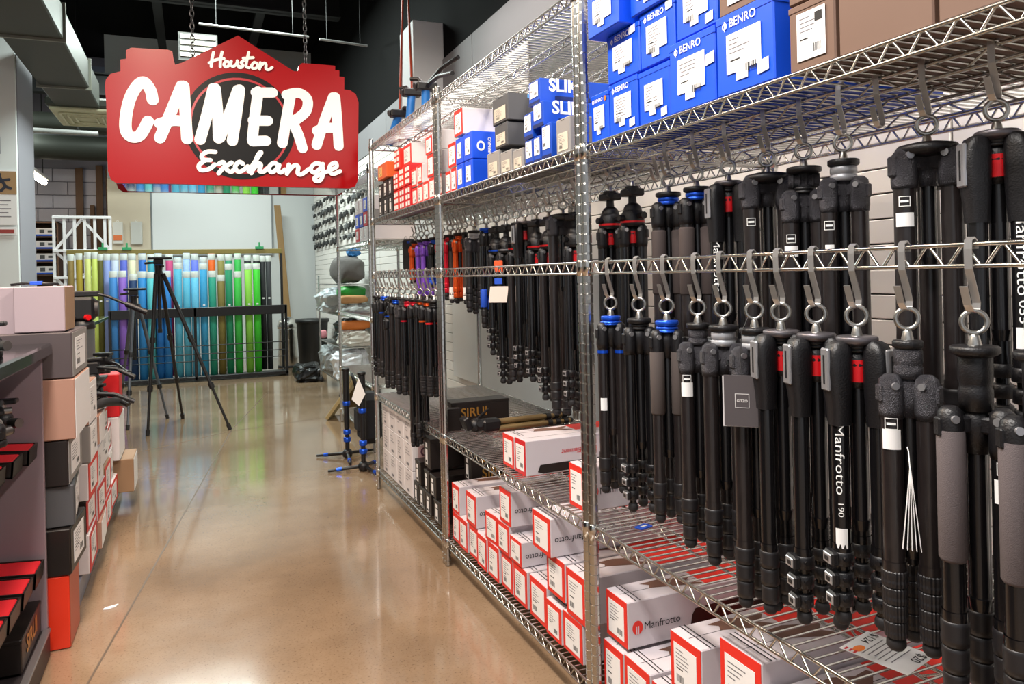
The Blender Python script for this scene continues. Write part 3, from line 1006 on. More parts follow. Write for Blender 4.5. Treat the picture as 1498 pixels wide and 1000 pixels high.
# ---------------------------------------------------------------- styles
S_SIRUI = style(collar=BLUEA, ch=0.008, cr=0.026, plate_r=0.024, platemat=BLUEA, r=0.0125, rl=0.024, lock='twist', n=2, lh=0.034, legmat=CARBON, colmat=CARBON, band=BLUEA)
S_SIRUIF = style(collar=BLUEA, ch=0.012, cr=0.024, plate_r=0.025, platemat=BLUEA, r=0.0125, rl=0.025, lock='twist', n=2, lh=0.034, legmat=CARBON, band=BLUEA,
                 grip=('all', 0.12, 0.55, mat('brown_foam_grip', '4c4340', 0.85)))
S_FLIPB = style(plate_r=0.027, ch=0.012, r=0.0125, rl=0.026, lock='flip', n=3, lh=0.024, lockmat=BLACK)
S_GITZ = style(collar=MAGN, ch=0.030, cr=0.019, plate_r=0.023, hub=MAGN, r=0.0142, rl=0.027, lock='twist', n=3, lh=0.027, legmat=CARBON)
S_GITW = style(collar=mat('pale_grey_collar', 'a9abb0', 0.35, 0.3), ch=0.026, cr=0.023, plate_r=0.027, hub=MAGN, r=0.0145, rl=0.029, lock='twist', n=3, lh=0.03, legmat=CARBON)
S_GITR = style(collar=MAGN, ch=0.040, cr=0.019, plate_r=0.020, hub=MAGN, r=0.0148, rl=0.026, lock='ribbed', n=4, lh=0.024, legmat=CARBON)
S_SYS = style(plate='wide', plate_r=0.047, ch=0.0, hub=MAGN, shoulder='systematic', r=0.0165, rl=0.038, lock='twist', n=3, lh=0.03, legmat=CARBON, column=0.35)
S_MAN = style(plate_r=0.030, platemat=mat('satin_plate', '6a666a', 0.35, 0.7), ch=0.010, cr=0.02, shoulder='block', r=0.0135, rl=0.031, lock='flip', n=3, lh=0.025, legmat=ANOD,
              lockmat=BLACK, redcol=REDA)
S_MANT = style(plate_r=0.030, platemat=MATS['satin_plate'], ch=0.010, cr=0.02, shoulder='block', r=0.0135, rl=0.031, lock='twist', n=3, lh=0.03, legmat=ANOD, redcol=REDA)
S_SIRF = style(collar=BLACK, ch=0.07, cr=0.020, plate_r=0.029, hub=BLACK, r=0.0142, rl=0.033, lock='twist', n=3, lh=0.034, legmat=ANOD, grip=(0, 0.08, 0.72))
S_BENB = style(collar=BLUEA, ch=0.018, cr=0.026, plate_r=0.031, r=0.0155, rl=0.028, lock='twist', n=3, lh=0.03, legmat=CARBON, grip=('all', 0.2, 0.7, mat('dark_brown_grip', '3c3230', 0.85)))
S_BALL = style(head='ball', ch=0.0, r=0.014, rl=0.027, lock='flip', n=3, lh=0.026, legmat=ANOD, lockmat=BLACK, plate_r=0.02, redcol=REDA)
S_KNOB = style(head='knob', ch=0.012, hub=MAGN, r=0.0155, rl=0.029, plate_r=0.032, lock='twist', n=3, lh=0.03, legmat=CARBON)

GF = 'tripods hanging in the front row'
GB = 'tripods hanging in the back row'
HF = 'hooks on the front rail of the near unit'
HB = 'hooks under the blue box shelf'
ZF, ZB = 1.112, 1.410
front = [
    (1.579, .471, S_SIRUI, 'slim folded tripod with blue plate and short grip locks beside the chrome post', dict(labels=[(0, .55, .03, .6)]), None),
    (1.454, .481, S_FLIPB, 'plain black folded tripod with flip locks, between the two blue plated ones', dict(), None),
    (1.346, .474, S_SIRUIF, 'folded tripod with blue plate and brown foam leg grips', dict(), None),
    (1.239, .492, S_GITZ, 'grey headed folded tripod with turned collar and white leg label', dict(labels=[(0, .24, .028, .8)], logos=[(0, .19)]), None),
    (1.161, .500, S_GITW, 'folded tripod with pale collar hanging left of the one with a dark card tag', dict(), None),
    (1.074, .545, S_GITW, 'large folded tripod with pale collar and dark square card tag', dict(), None),
    (1.008, .530, S_MANT, 'folded tripod with red collar and ridged twist locks, next to the card tag', dict(labels=[(1, .72, .028, .5)]), None),
    (0.929, .515, S_MAN, 'black folded tripod with red collar, flip locks, no lettering on its legs', dict(), None),
    (0.848, .482, S_MAN, 'black folded tripod with flip locks and white lettering down its leg', dict(labels=[(0, .88, .032, .6)], letters=[(0, 'Manfrotto', .36, .105, 0), (0, '190', .755, .02, 0)]), None),
    (0.760, .483, S_GITR, 'grey folded tripod with ribbed twist locks and a fan of white price tags', dict(labels=[(0, .26, .028, .8)], logos=[(0, .20)]), None),
    (0.661, .520, S_SIRF, 'tall black folded tripod with one thick grey foam leg', dict(labels=[(1, .30, .03, .8)], logos=[(1, .22)]), None),
    (0.578, .520, S_SIRF, 'black folded tripod with foam leg at the open end of the front rail', dict(), None),
]
FT = []
for i, (y, L, st, lb, kw, rot) in enumerate(front):
    hook(SX0, y, 1.199, 'flat metal S-hook on the near front rail, %s from the double chrome post' % ORD[i], HF)
    FT.append(tripod((0.928, y, ZF), L, st, lb, GF, rot, **kw))
back = [
    (1.553, .50, S_BENB, 'folded tripod with bright blue collar and lettered brown grip under the blue boxes', dict(letters=[(0, 'BENRO', .22, .1, 0)])),
    (1.439, .50, S_BENB, 'folded tripod with bright blue collar and bare back leg, right of its lettered twin', dict()),
    (1.327, .50, S_MAN, 'black folded tripod with red collar and white lettered leg between blue and grey ones', dict(letters=[(0, 'Manfrotto', .32, .12, 0)])),
    (1.205, .52, S_SYS, 'carbon folded tripod with wide flat top plate and no collar', dict(logos=[(0, .22)])),
    (1.106, .52, S_KNOB, 'folded tripod with ridged round pan knob under its top plate', dict(labels=[(0, .32, .02, .8)], logos=[(0, .25)])),
    (1.011, .52, S_GITW, 'grey shouldered folded tripod with white collar under its plate', dict(labels=[(0, .35, .012, .5)], logos=[(0, .22)])),
    (0.843, .54, S_SYS, 'carbon folded tripod with wide flat top plate and white leg label', dict(labels=[(0, .26, .022, .8)], logos=[(0, .19)])),
    (0.730, .50, S_MAN, 'black folded tripod with silver lever plates and large white leg lettering', dict(letters=[(1, 'Manfrotto', .30, .12, 0), (1, '055', .70, .032, 0)], labels=[(1, .82, .03, .7)])),
]
for i, (y, L, st, lb, kw) in enumerate(back):
    hook(1.08, y, 1.497, 'flat metal S-hook under the blue boxes holding the %s tripod from the blue collared end' % ORD[i], HB)
    tripod((1.083, y, ZB), L, st, lb, GB, **kw)
hook(1.08, 0.93, 1.497, 'empty flat metal S-hook under the blue box shelf', HB)
hook(1.12, 1.66, 1.497, 'empty flat metal S-hook left of the blue collared tripods', HB)
for i, (y, lb) in enumerate(((1.90, 'black ball head tripod with red stripe, half hidden by the chrome post'), (1.78, 'black ball head tripod with red stripe and side knobs, in clear view beside the post'))):
    hook(1.12, y, 1.54, ['flat metal S-hook of the ball head tripod half hidden by the post', 'flat metal S-hook of the ball head tripod in clear view beside the post'][i], HB)
    tripod((1.123, y, 1.452), .56, S_BALL, lb, GB)

# dark card tag and its string on the large pale collared tripod, price tags, loose card on the shelf
tg = thing('card_tag', 'dark grey square card tag with white framed logo hanging by a string', 'tag', (0.878, 1.052, 0.985))
u_ = V(0.72, -0.69, 0)
CARD = mat('dark_grey_card', '4c4648', 0.6)
n_ = V(-0.69, -0.72, 0)
tgm = MB()
tgm.obox(V(0, 0, -0.045), u_ * 0.0305, V(0, 0, 0.0445), n_ * 0.001, 0)
tgm.build('card', CARD, tg)
cd = MB().obox(V(0.004, 0.004, -0.047) - u_ * .003, u_ * 0.0305, V(0, 0, 0.0445), n_ * 0.0008, 0)
cd.build('card', mat('pale_card_edge', 'cfcaca', 0.6), tg)
lo = MB()
oo = V(0, 0, -0.045) + n_ * 0.0012
for (x0, x1, y0, y1) in ((-.012, .012, .0115, .0125), (-.012, .012, -.0125, -.0115), (-.012, -.011, -.012, .012), (.011, .012, -.012, .012)):
    lo.quad(oo, u_, V(0, 0, 1), x0, x1, y0, y1, 0.0004)
lo.flat(textw('GITZO', 0.018, bold=0.02, align='CENTER'), oo + V(0, 0, -.002), u_, V(0, 0, 1), 0.0004)
lo.build('logo', mat('tag_logo', 'd6d2d0', 0.6), tg, label='white framed lettering')
MB().tube([(0, 0, 0), (0.006, 0.01, 0.03), (0.02, 0.02, 0.075), (0.035, 0.02, 0.1)], 0.0009, 5).build('string', BLACK, tg)
pt = thing('price_tags', 'fan of narrow white price tags hanging on the ribbed lock tripod', 'tags', (0.888, 0.728, 0.895))
for k in range(5):
    a = (k - 2) * 0.05
    d = V(0.7, -0.7, 0) * math.sin(a) + V(0, 0, -math.cos(a))
    w = V(0.7, 0.7, 0)
    MB().obox(d * 0.055 + V(-.001, -.001, 0) * k, d * 0.055, w * 0.003, d.cross(w).normalized() * 0.0004).build('paper_tag', WPAPER, pt)
MB().tube([(0, 0, 0.0), (0.01, 0.01, 0.02), (0.02, 0.02, 0.022)], 0.0008, 5).build('string', WPAPER, pt)

# ---------------------------------------------------------------- middle unit: back row
GM = 'tripods and monopods hanging in the middle unit'
HM = 'hooks in the middle unit'
S_MONO = style(r=0.0125, rl=0.0, plate_r=0.016, ch=0.008, cr=0.014, lock='twist', n=1, lh=0.02, legmat=mat('brown_black_grip', '3a2c28', 0.6), column=0, join=True, seg=10,
               lockmat=WPAPER, grip=(0, 0.02, 0.1))
LM = dict(join=True, seg=10)
def lite(s, **k):
    d = dict(s)
    d.update(LM)
    d.update(k)
    return d
mids = [
    (3.37, .37, 'mono', 'thin banded monopod hanging next to the chrome post of the middle unit'),
    (3.29, .37, 'mono', 'thin banded monopod with white lower label, second from the middle chrome post'),
    (3.17, .37, 'mono', 'thin banded monopod with white lower label next to the silver tripod'),
    (3.05, .40, lite(S_GITW), 'small tripod with pale collar between banded monopods and blue plated tripod'),
    (2.90, .46, lite(style(platemat=BLUEA, collar=BLUEA, ch=.006, r=.0115, rl=.02, n=2, lh=.03), grip=('all', .74, .98, BLUEFOAM)), 'slim tripod with blue plate and blue foam at its lower end'),
    (2.79, .56, lite(style(head='ball', stripe=BLUEA, ch=0.0, plate_r=.02, lock='flip', lockmat=BLACK)), 'ball head tripod with a thin blue stripe'),
    (2.69, .66, lite(style(head='ball', stripe=mat('grey_stripe', '8e8c90', .4), ch=0.0, plate_r=.02, lock='flip', lockmat=BLACK)), 'ball head tripod with orange tag clipped to its shoulder'),
    (2.59, .64, lite(style(head='ball', stripe=REDA, ch=0.0, plate_r=.02, lock='twist', legmat=CARBON)), 'ball head tripod with brown carbon legs and red stripe'),
    (2.51, .61, lite(S_MAN), 'black tripod without head between two ball head tripods'),
    (2.41, .62, lite(S_BALL), 'black ball head tripod with red stripe and red leg collar, legs ending in flip locks'),
    (2.31, .67, lite(S_BALL, legmat=CARBON), 'ball head tripod with red stripe and brown carbon legs, long'),
    (2.205, .70, lite(S_SYS), 'long dark tripod with wide plate and extended centre column'),
    (2.12, .66, lite(S_BALL, stripe=BLACK), 'all black ball head tripod with no stripe, last before the double chrome post'),
]
for i, (y, L, st, lb) in enumerate(mids):
    hook(1.12, y, 1.497, 'flat metal S-hook in the middle unit, %s from the banded monopod end' % ORD[i], HM)
    if st == 'mono':
        tripod((1.123, y, ZB), L, S_MONO, lb, GM, name='folded_monopod', cat='monopod', nlegs=1, labels=[(0, .86, .035, 1.2)])
    else:
        tripod((1.123, y, ZB), L, st, lb, GM, legd=(0, .012, -.01))
ot = thing('luggage_tag', 'orange tag with white card hanging on a ball head tripod', 'tag', (1.06, 2.62, 1.20))
MB().obox((0, 0, 0), V(.012, -.012, 0), V(0, 0, .022), V(.003, .003, 0), 0, .003).build('orange_tag', mat('orange_tag', 'e4562a', .5), ot)
MB().obox((-.005, -.005, -.105), V(.026, -.026, 0), V(0.004, 0, .03), V(.0005, .0005, 0)).build('white_card', mat('cream_card', 'dcc9c0', .6), ot)
MB().obox((-.004, -.004, -.055), V(.011, -.011, 0), V(0, 0, .011), V(.0006, .0006, 0)).build('blue_label', BLUEFOAM, ot)
MB().tube([(0, 0, .02), (.015, .01, .05), (.03, .02, .055)], .0015, 5).build('string', BLACK, ot)

# ---------------------------------------------------------------- far unit: front row and coloured back row
GC = 'tripods hanging on the front rail of the far unit'
HC = 'hooks on the front rail of the far unit'
HC2 = 'hooks under the top boxes of the far unit'
fars = [
    (4.06, .48, lite(style(r=.012, rl=.022, lock='flip', lockmat=BLACK)), 'slim black tripod at the far end of the far rail', None),
    (3.975, .47, lite(style(r=.012, rl=.022, lock='twist')), 'slim banded black tripod second on the far rail', None),
    (3.89, .47, lite(S_SIRUI), 'slim tripod with blue plate on the far rail, beside banded black ones', None),
    (3.77, .51, lite(style(head='ball', stripe=BLUEA, ch=0., plate_r=.02, lock='twist', legmat=CARBON)), 'ball head tripod with blue stripe on the far rail', None),
    (3.66, .50, lite(style(r=.013, collar=BLUEA, legmat=CARBON)), 'carbon tripod with blue collar on the far rail', None),
    (3.54, .51, lite(S_GITZ), 'grey headed tripod on the far rail', None),
    (3.43, .50, lite(style(collar=PINKRED, ch=.03, band=PINKRED, hub=BLACK)), 'tripod with red banded collar on the far rail', None),
    (3.33, .72, lite(style(r=.012, rl=.02, collar=PINKRED, ch=.02, lock='twist', n=2)), 'long thin tripod with red collar reaching below the others', None),
    (3.23, .66, lite(style(r=.0125, rl=.02, lock='twist', n=2, collar=ORANGEA, ch=.012)), 'long thin tripod with orange collar reaching below the others', None),
    (3.12, .46, lite(style(collar=ORANGEA, ch=.016, band=ORANGEA, lock='ribbed')), 'tripod with orange bands on the far rail', None),
    (3.02, .45, lite(style(collar=BLACK, r=.014, band=REDA, lock='ribbed')), 'dark tripod with thin red bands next to the middle post', None),
]
for i, (y, L, st, lb, rot) in enumerate(fars):
    hook(SX0, y, 1.199, 'flat metal S-hook on the far rail, %s from the footed monopods' % ORD[i], HC)
    tripod((0.928, y, ZF + .005), L, st, lb, GC, rot, legd=(0, .01, -.008))
cols = [
    (3.98, .28, ORANGEA, 'small orange tripod beside the black pouch'),
    (3.86, .36, PURPLEA, 'small purple tripod next to the orange one'),
    (3.76, .36, PURPLEA, 'small purple tripod between two other purple or red ones'),
    (3.62, .30, BLUEFOAM, 'small blue footed black tripod right of the purple pair'),
    (3.50, .36, PINKRED, 'small red tripod with white legs'),
    (3.38, .34, PINKRED, 'small red tripod right of its white legged twin'),
    (3.24, .36, ORANGEA, 'orange banded tripod nearest the middle post'),
]
for i, (y, L, cm, lb) in enumerate(cols):
    hook(1.12, y, 1.497, 'flat metal S-hook holding the %s coloured tripod from the black pouch' % ORD[i], HC2)
    st = lite(style(legmat=WPAPER if 'white legs' in lb else (ANOD if 'blue footed' in lb else cm), collar=cm, ch=.02, r=.0125, rl=.024, hub=cm if cm is not BLUEFOAM else BLACK, n=2, lockmat=cm, column=.5))
    tripod((1.123, y, ZB), L, st, lb, 'small coloured tripods hanging in the far unit')
po = thing('black_pouch', 'flat black pouch hanging beside the small coloured tripods', 'pouch', (1.12, 4.06, 1.38))
MB().obox((0, 0, -.09), (.035, -.035, 0), (0, 0, .085), (.012, .012, 0), 0, .01).build('pouch', BLACK, po)
for s in (-1, 0, 1):
    MB().torus((.022 * s, -.022 * s, .004), (.7, .7, 0), .008, .002, 12, 5).build('ring', STEEL, po)
MB().obox((-.013, -.013, -.02), (.01, -.01, 0), (0, 0, .006), (.0006, .0006, 0)).build('badge', BLUEFOAM, po)

# ================================================================ cartons
RND = random.Random(7)
LILAC = mat('grey_printed_carton', 'cac2c7', 0.55, var=0.03, vscale=8)
CREAM = mat('cream_carton_top', 'cdbfb4', 0.55, var=0.05, vscale=8)
REDC = mat('red_carton_print', 'dd2a1c', 0.5)
REDC2 = mat('deep_red_carton_print', 'c8141e', 0.5)
BENB = mat('bright_blue_carton', '0a4fe0', 0.42, var=0.05, vscale=6)
SLKB = mat('deep_blue_carton', '0f47b4', 0.4)
SLKD = mat('navy_carton_print', '0a1f58', 0.4)
BROWN = mat('brown_carton', '6d5345', 0.6, var=0.06, vscale=6)
GREYC = mat('grey_carton', '8f8b88', 0.55, var=0.05, vscale=9)
DGREY = mat('dark_grey_carton', '4a4a4c', 0.5)
BLKC = mat('black_carton', '1d1715', 0.4)
WHTC = mat('white_carton', 'd9d3d4', 0.55, var=0.04, vscale=10)
KRAFT = mat('kraft_carton', '9a7a5c', 0.65, var=0.06, vscale=8)
PINKC = mat('pinkish_carton', 'a27a68', 0.6, var=0.04, vscale=6)
BROWNPR = mat('brown_tripod_picture', '6b4a3c', 0.55)
UX = {'front': (V(0, -1, 0), V(0, 0, 1)), 'side': (V(1, 0, 0), V(0, 0, 1)), 'top': (V(0, -1, 0), V(1, 0, 0))}

def carton_data(d, w, h, lid=False):
    m = MB()
    m.box(0, d, -w / 2, w / 2, 0, h, 0, 0.0025)
    # top flap seam and tuck flap
    m.box(d * .02, d * .98, -.0008, .0008, h - .0005, h + .0003, 1)
    if lid:
        m.box(-.0012, d + .0012, -w / 2 - .0012, w / 2 + .0012, h * .9, h + .0015, 0, .002)
    m.box(-.0006, .001, -w * .1, w * .1, h * .94, h * .955, 1)
    return m

def org(face, d, w, h, lift=0.0008):
    return {'front': V(-lift, w / 2, 0), 'side': V(0, -w / 2 - lift, 0), 'top': V(0, w / 2, h + lift)}[face]

def print_label(m, o, u, w, x0, x1, y0, y1, seed=0, barcode=True, poly=None):
    r = random.Random(seed)
    if poly:
        m.plate([(x0 + (x1 - x0) * a, y0 + (y1 - y0) * b) for a, b in poly], o, u, w, 0.0006, 0)
    else:
        m.plate([(x0, y0), (x1, y0), (x1, y1), (x0, y1)], o, u, w, 0.0006, 0)
    W_, H_ = x1 - x0, y1 - y0
    for k in range(r.randint(4, 7)):
        yy = y1 - H_ * (.12 + .09 * k)
        xx = x0 + W_ * .1
        m.quad(o, u, w, xx, xx + W_ * r.uniform(.25, .62), yy - H_ * .022, yy, 0.0009, 1)
    if barcode:
        bx = x0 + W_ * (.56 if r.random() < .6 else .12)
        by = y0 + H_ * .12
        q = 0.0
        while q < W_ * .30:
            ww = W_ * r.choice((.012, .02, .03))
            m.quad(o, u, w, bx + q, bx + q + ww, by, by + H_ * .17, 0.0009, 2)
            q += ww + W_ * .02
        m.quad(o, u, w, x0 + W_ * .12, x0 + W_ * .4, y0 + H_ * .42, y0 + H_ * .45, 0.0009, 2)

def carton(name, label, group, x0, y0, y1, z0, z1, depth, body, rz=0.0, lid=False):
    w, h = y1 - y0 - 0.002, z1 - z0
    o = carton_data(depth, w, h, lid).build(name, [body, INK], None, (x0, (y0 + y1) / 2, z0), rz)
    tag(o, label, 'box', group)
    return o, depth, w, h

def red_box(y0, y1, z0, z1, label, group, depth=0.46, x0=0.945, rz=0.0, side=None, top=False, red=None, flip=False, body=None):
    o, d, w, h = carton('tripod_box', label, group, x0, y0, y1, z0, z1, depth, body or LILAC, rz)
    R = red or REDC
    u, v = UX['front']
    # red end panel, then the label on it
    MB().plate([(.0015, .0015), (w - .0015, .0015), (w - .0015, h - .0015), (.0015, h - .0015)], org('front', d, w, h, 0.0), u, v, 0.0012).build('red_end_panel', R, o, label='red printed end panel')
    m = MB()
    sd = RND.randint(0, 9999)
    print_label(m, org('front', d, w, h, 0.0014), u, v, w * .13, w * .86, h * .12, h * .84, sd)
    m.build('label', [WPAPER, PRINT, INK], o, label='white printed label')
    if top:
        t = MB()
        ou, ov = UX['top']
        oo = org('top', d, w, h, 0.0006)
        for q in (.05, .075):
            t.quad(oo, ou, ov, .0, w, d * q, d * q + .003, 0.0002, 0)
        pts = [(.2, .18), (.35, .22), (.5, .2), (.62, .3), (.85, .48), (.8, .495), (.55, .42), (.42, .46), (.3, .49), (.22, .48), (.28, .40), (.15, .3)]
        t.plate([(w * a, d * b) for a, b in pts], oo, ou, ov, 0.0003, 1)
        t.quad(oo, ou, ov, w * .03, w * .97, d * .50, d * .98, 0.0001, 2)
        t.build('top_print', [INK, BROWNPR, R], o, label='printed picture on the lid')
    if side:
        t = MB()
        su, sv = UX['side']
        oo = org('side', d, w, h, 0.0008)
        tw = textw('Manfrotto', 0.105)
        if flip:
            t.flat(tw, oo + V(.118, 0, h * .50), su * -1, sv * -1, 0.0002, 0)
        else:
            t.flat(tw, oo + V(.048, 0, h * .36), su, sv, 0.0002, 0)
            t.build('lettering', INK, o, label='black lettering on the side')
            t = MB()
            cx = .028
            t.flat(ring2d(cx, h * .43, .015, .017, 0, 24), oo, su, sv, 0.0002, 1)
            for q in ((-.004, -.017, -.0015, .004), (.0015, -.017, .004, .004)):
                t.quad(oo, su, sv, cx + q[0], cx + q[2], h * .43 + q[1], h * .43 + q[3], 0.0004, 2)
            t.build('logo', [INK, REDC, LILAC], o, label='round red logo')
            t = MB()
            t.plate([(.185, h * .24), (.215, h * .16), (d * .97, h * .30), (d * .97, h * .62), (.20, h * .56), (.19, h * .44)], oo, su, sv, .0003, 0)
            t.build('picture', BLKC, o, label='dark tripod picture')
        if flip:
            t.build('lettering', INK, o, label='black lettering on the side')
    return o

RG = 'red ended boxes stacked on the bottom shelves'
RL = 'pale grey box with red label end, stacked on the bottom shelf'
ZB0 = 0.112
# bottom row, far to near (middle unit)
for i, (y0, y1, h) in enumerate(((2.80, 2.89, .113), (2.705, 2.797, .118), (2.605, 2.70, .118), (2.500, 2.598, .118), (2.39, 2.495, .12), (2.285, 2.385, .118), (2.165, 2.275, .12),
                    (2.02, 2.145, .125), (1.915, 2.013, .104), (1.795, 1.912, .108))):
    red_box(y0, y1, ZB0, ZB0 + h, 'red ended grey box in the lowest row, %s from the black lettered boxes' % ORD[i], RG, x0=0.945 + RND.uniform(-.004, .008), rz=RND.uniform(-.015, .015), top=(y0 < 2.3))
# second row
for (y0, y1, z0, z1, lb, kw) in (
    (2.80, 2.89, .226, .34, 'red ended grey box one up from the floor row, touching the middle chrome post', {}),
    (2.61, 2.72, .232, .352, 'pale grey box with red label end and small upside-down print on its side', dict(side=True, flip=True)),
    (2.405, 2.51, .233, .335, 'pale grey box with bulging red label end leaning on its neighbour', dict(rz=.06)),
    (2.295, 2.40, .233, .335, 'red ended grey box below the high placed one with upside-down lettering', {}),
    (2.195, 2.292, .234, .315, 'pale grey box with upside-down side lettering low in the middle stack', dict(side=True, flip=True)),
    (1.892, 2.010, .24, .354, 'pale grey box with red label end directly under the topmost box by the post', dict()),
    (1.772, 1.885, .223, .352, 'pale grey box with red label end half hidden behind the double chrome post', dict(top=True)),
):
    red_box(y0, y1, z0, z1, lb, RG, top=kw.pop('top', True), **kw)
# third row
red_box(2.275, 2.375, .338, .455, 'tall placed pale grey box with upside-down lettering under the middle shelf', RG, side=True, flip=True, top=True)
red_box(1.938, 2.062, .356, .468, 'topmost red edged box by the double post with upside-down black lettering', RG, side=True, flip=True, top=True, x0=.925)
# near unit
red_box(1.585, 1.68, ZB0, .240, 'red ended box directly beneath the one with red logo', RG, top=True)
red_box(1.468, 1.580, ZB0, .245, 'red ended box right of the one beneath the red logo box', RG, top=True)
red_box(1.578, 1.680, .250, .365, 'grey box with red logo and black lettering facing the aisle end, beside the chrome post', RG, side=True, top=True, x0=.955, depth=.48)
red_box(1.360, 1.462, ZB0, .24, 'red ended box in the near floor row, third from the double post', RG, top=True)
red_box(1.275, 1.385, .262, .388, 'pale topped box with red label end below the near wire shelf, resting on two others', RG, top=True)
red_box(1.245, 1.355, ZB0, .258, 'red ended box in the near floor row, fourth from the double post', RG, top=True)
red_box(1.095, 1.215, .30, .445, 'large red fronted box with two white labels under the near wire shelf', RG, top=True, red=REDC)
red_box(1.115, 1.235, ZB0, .295, 'red ended box in the near floor row, fifth from the double post', RG, top=True)
red_box(0.965, 1.09, .285, .40, 'red fronted box right of the large two label box under the near shelf', RG, top=True)
red_box(0.965, 1.10, ZB0, .28, 'red ended box in the near floor row, sixth from the double post', RG, top=True)
red_box(0.82, 0.955, ZB0, .36, 'tall red fronted box at the near end of the bottom shelf', RG, top=True, red=REDC2)
red_box(0.66, 0.81, ZB0, .40, 'deep red fronted box at the end of the bottom shelf out towards the near post', RG, top=True, red=REDC2)

# boxes on the lower wire shelf
ZL = 0.530
r1 = red_box(2.262, 2.357, ZL, ZL + .108, 'white and red box behind the lettered white one on the lower wire shelf', None, side=False, top=True, x0=.955)
r2 = red_box(2.168, 2.255, ZL, ZL + .112, 'white box with red lettering and a tripod picture on the lower wire shelf', None, side=False, top=False, x0=.955, red=REDC2, depth=.52)
t = MB()
su, sv = UX['side']
oo = org('side', .52, .085, .112, .0008)
t.flat(textw('Element', .075, bold=.008, shear=.3), oo + V(.20, 0, .072), su * -1, sv * -1, .0002, 0)
t.plate([(.04, .010), (.06, .004), (.48, .012), (.48, .036), (.05, .032)], oo, su, sv, .0003, 1)
t.quad(oo, su, sv, .20, .208, .055, .075, .0002, 1)
t.build('side_print', [REDC2, BLKC], r2, label='red script lettering and dark tripod picture')
red_box(1.775, 1.862, ZL, ZL + .118, 'grey box with red label end behind the chrome posts on the lower wire shelf', None, side=True, top=True, depth=.5, x0=.95)

def black_box(x0, y0, y1, z0, z1, depth, label, group, text=None, tw=.13, tz=.5, tx=.35, seal=False):
    o, d, w, h = carton('black_box', label, group, x0, y0, y1, z0, z1, depth, BLKC, lid=True)
    u, v = UX['front']
    m = MB()
    oo = org('front', d, w, h, .0015)
    m.plate([(w * .3, h * .12), (w * .62, h * .12), (w * .62, h * .62), (w * .3, h * .62)], oo, u, v, .0006, 0)
    m.plate([(w * .32, h * .68), (w * .6, h * .68), (w * .6, h * .84), (w * .32, h * .84)], oo, u, v, .0006, 0)
    m.quad(oo, u, v, w * .34, w * .56, h * .16, h * .26, .0009, 1)
    m.build('label', [WPAPER, INK], o, label='narrow white label')
    if text:
        t = MB()
        t.flat(textw(text, tw, bold=.01), org('side', d, w, h, .0022) + V(d * tx, 0, h * tz), V(1, 0, 0), V(0, 0, 1), .0002)
        t.build('lettering', GOLD, o, label='gold lettering')
    if seal:
        t = MB()
        t.flat(ring2d(d * .12, h * .78, .016, .006, 0, 20), org('side', d, w, h, .0022), V(1, 0, 0), V(0, 0, 1), .0002)
        t.build('gold_seal', GOLD, o)
    return o
BG = 'black boxes on the bottom shelf of the far unit'
BLB = 'black box with narrow white end label stacked on the bottom shelf'
for i, (y0, y1) in enumerate(((3.385, 3.47), (3.285, 3.38), (3.185, 3.28), (3.05, 3.15))):
    black_box(.945, y0, y1, ZB0, .205, .30, 'black box in the lowest row, %s from the white cartons' % ORD[i], BG)
black_box(.945, 3.345, 3.44, .208, .315, .30, 'black box with white end label beside the white cartons', BG)
for i, (y0, y1) in enumerate(((3.215, 3.29), (3.11, 3.20))):
    black_box(.945, y0, y1, .208, .302, .30, ['black box right below the tall topmost black one', 'black box in the second layer touching the middle chrome post'][i], BG)
black_box(.945, 3.185, 3.285, .318, .45, .30, 'tall black box topmost beside the middle chrome post', BG)
black_box(.95, 2.945, 2.99, ZL, ZL + .09, .06, 'small upright black box with pale label at the edge of the lower wire shelf', None)
black_box(1.05, 2.945, 3.04, .302, .418, .46, 'long black box with gold lettering under the middle wire shelf', None, 'SIRUI', .12, .18, .10, True)
black_box(1.05, 2.945, 3.04, .207, .300, .46, 'long black box right below the gold lettered one under the shelf', None)
black_box(1.05, 2.945, 3.04, ZB0, .205, .46, 'long black box lowest of the three below the gold lettered one', None)
black_box(.985, 2.995, 3.09, ZL, ZL + .105, .26, 'long black box with gold lettering behind the bronze tripod', None, 'SIRUI', .115, .42, .16)

def white_box(y0, y1, z0, z1, label, group, text=None, x0=.945, depth=.3, body=None):
    o, d, w, h = carton('white_carton', label, group, x0, y0, y1, z0, z1, depth, body or WHTC)
    u, v = UX['front']
    m = MB()
    oo = org('front', d, w, h, .0006)
    r = random.Random(int(y0 * 1000 + z0 * 100))
    for k in range(r.randint(3, 5)):
        m.quad(oo, u, v, w * .2, w * r.uniform(.4, .8), h * (.75 - .11 * k), h * (.79 - .11 * k), .0002, 0)
    m.build('print_lines', mat('pale_print', 'a39ea2', .6), o)
    MB().quad(oo, u, v, w * .3, w * .6, h * .12, h * .22, .0003).build('print_code', PRINT, o)
    if text:
        t = MB()
        so = org('side', d, w, h, .0008)
        t.quad(so, V(1, 0, 0), V(0, 0, 1), d * .1, d * .9, h * .06, h * .94, .0001, 1)
        t.flat(textw(text, .05 * len(text) / 2, bold=.02), so + V(d * .14, 0, h * .55), V(1, 0, 0), V(0, 0, 1), .0004, 0)
        t.quad(so, V(1, 0, 0), V(0, 0, 1), d * .16, d * .4, h * .2, h * .23, .0004, 0)
        t.build('side_print', [mat('plum_ink', '5a3444', .6), mat('pink_side', 'c0a0a0', .55)], o, label='plum lettering on a pinkish side')
    return o
WG = 'white cartons stacked on the bottom shelf'
WLB = 'plain white carton with faint print in the tall stack on the bottom shelf'
ys = [3.49, 3.64, 3.79, 3.94, 4.09]
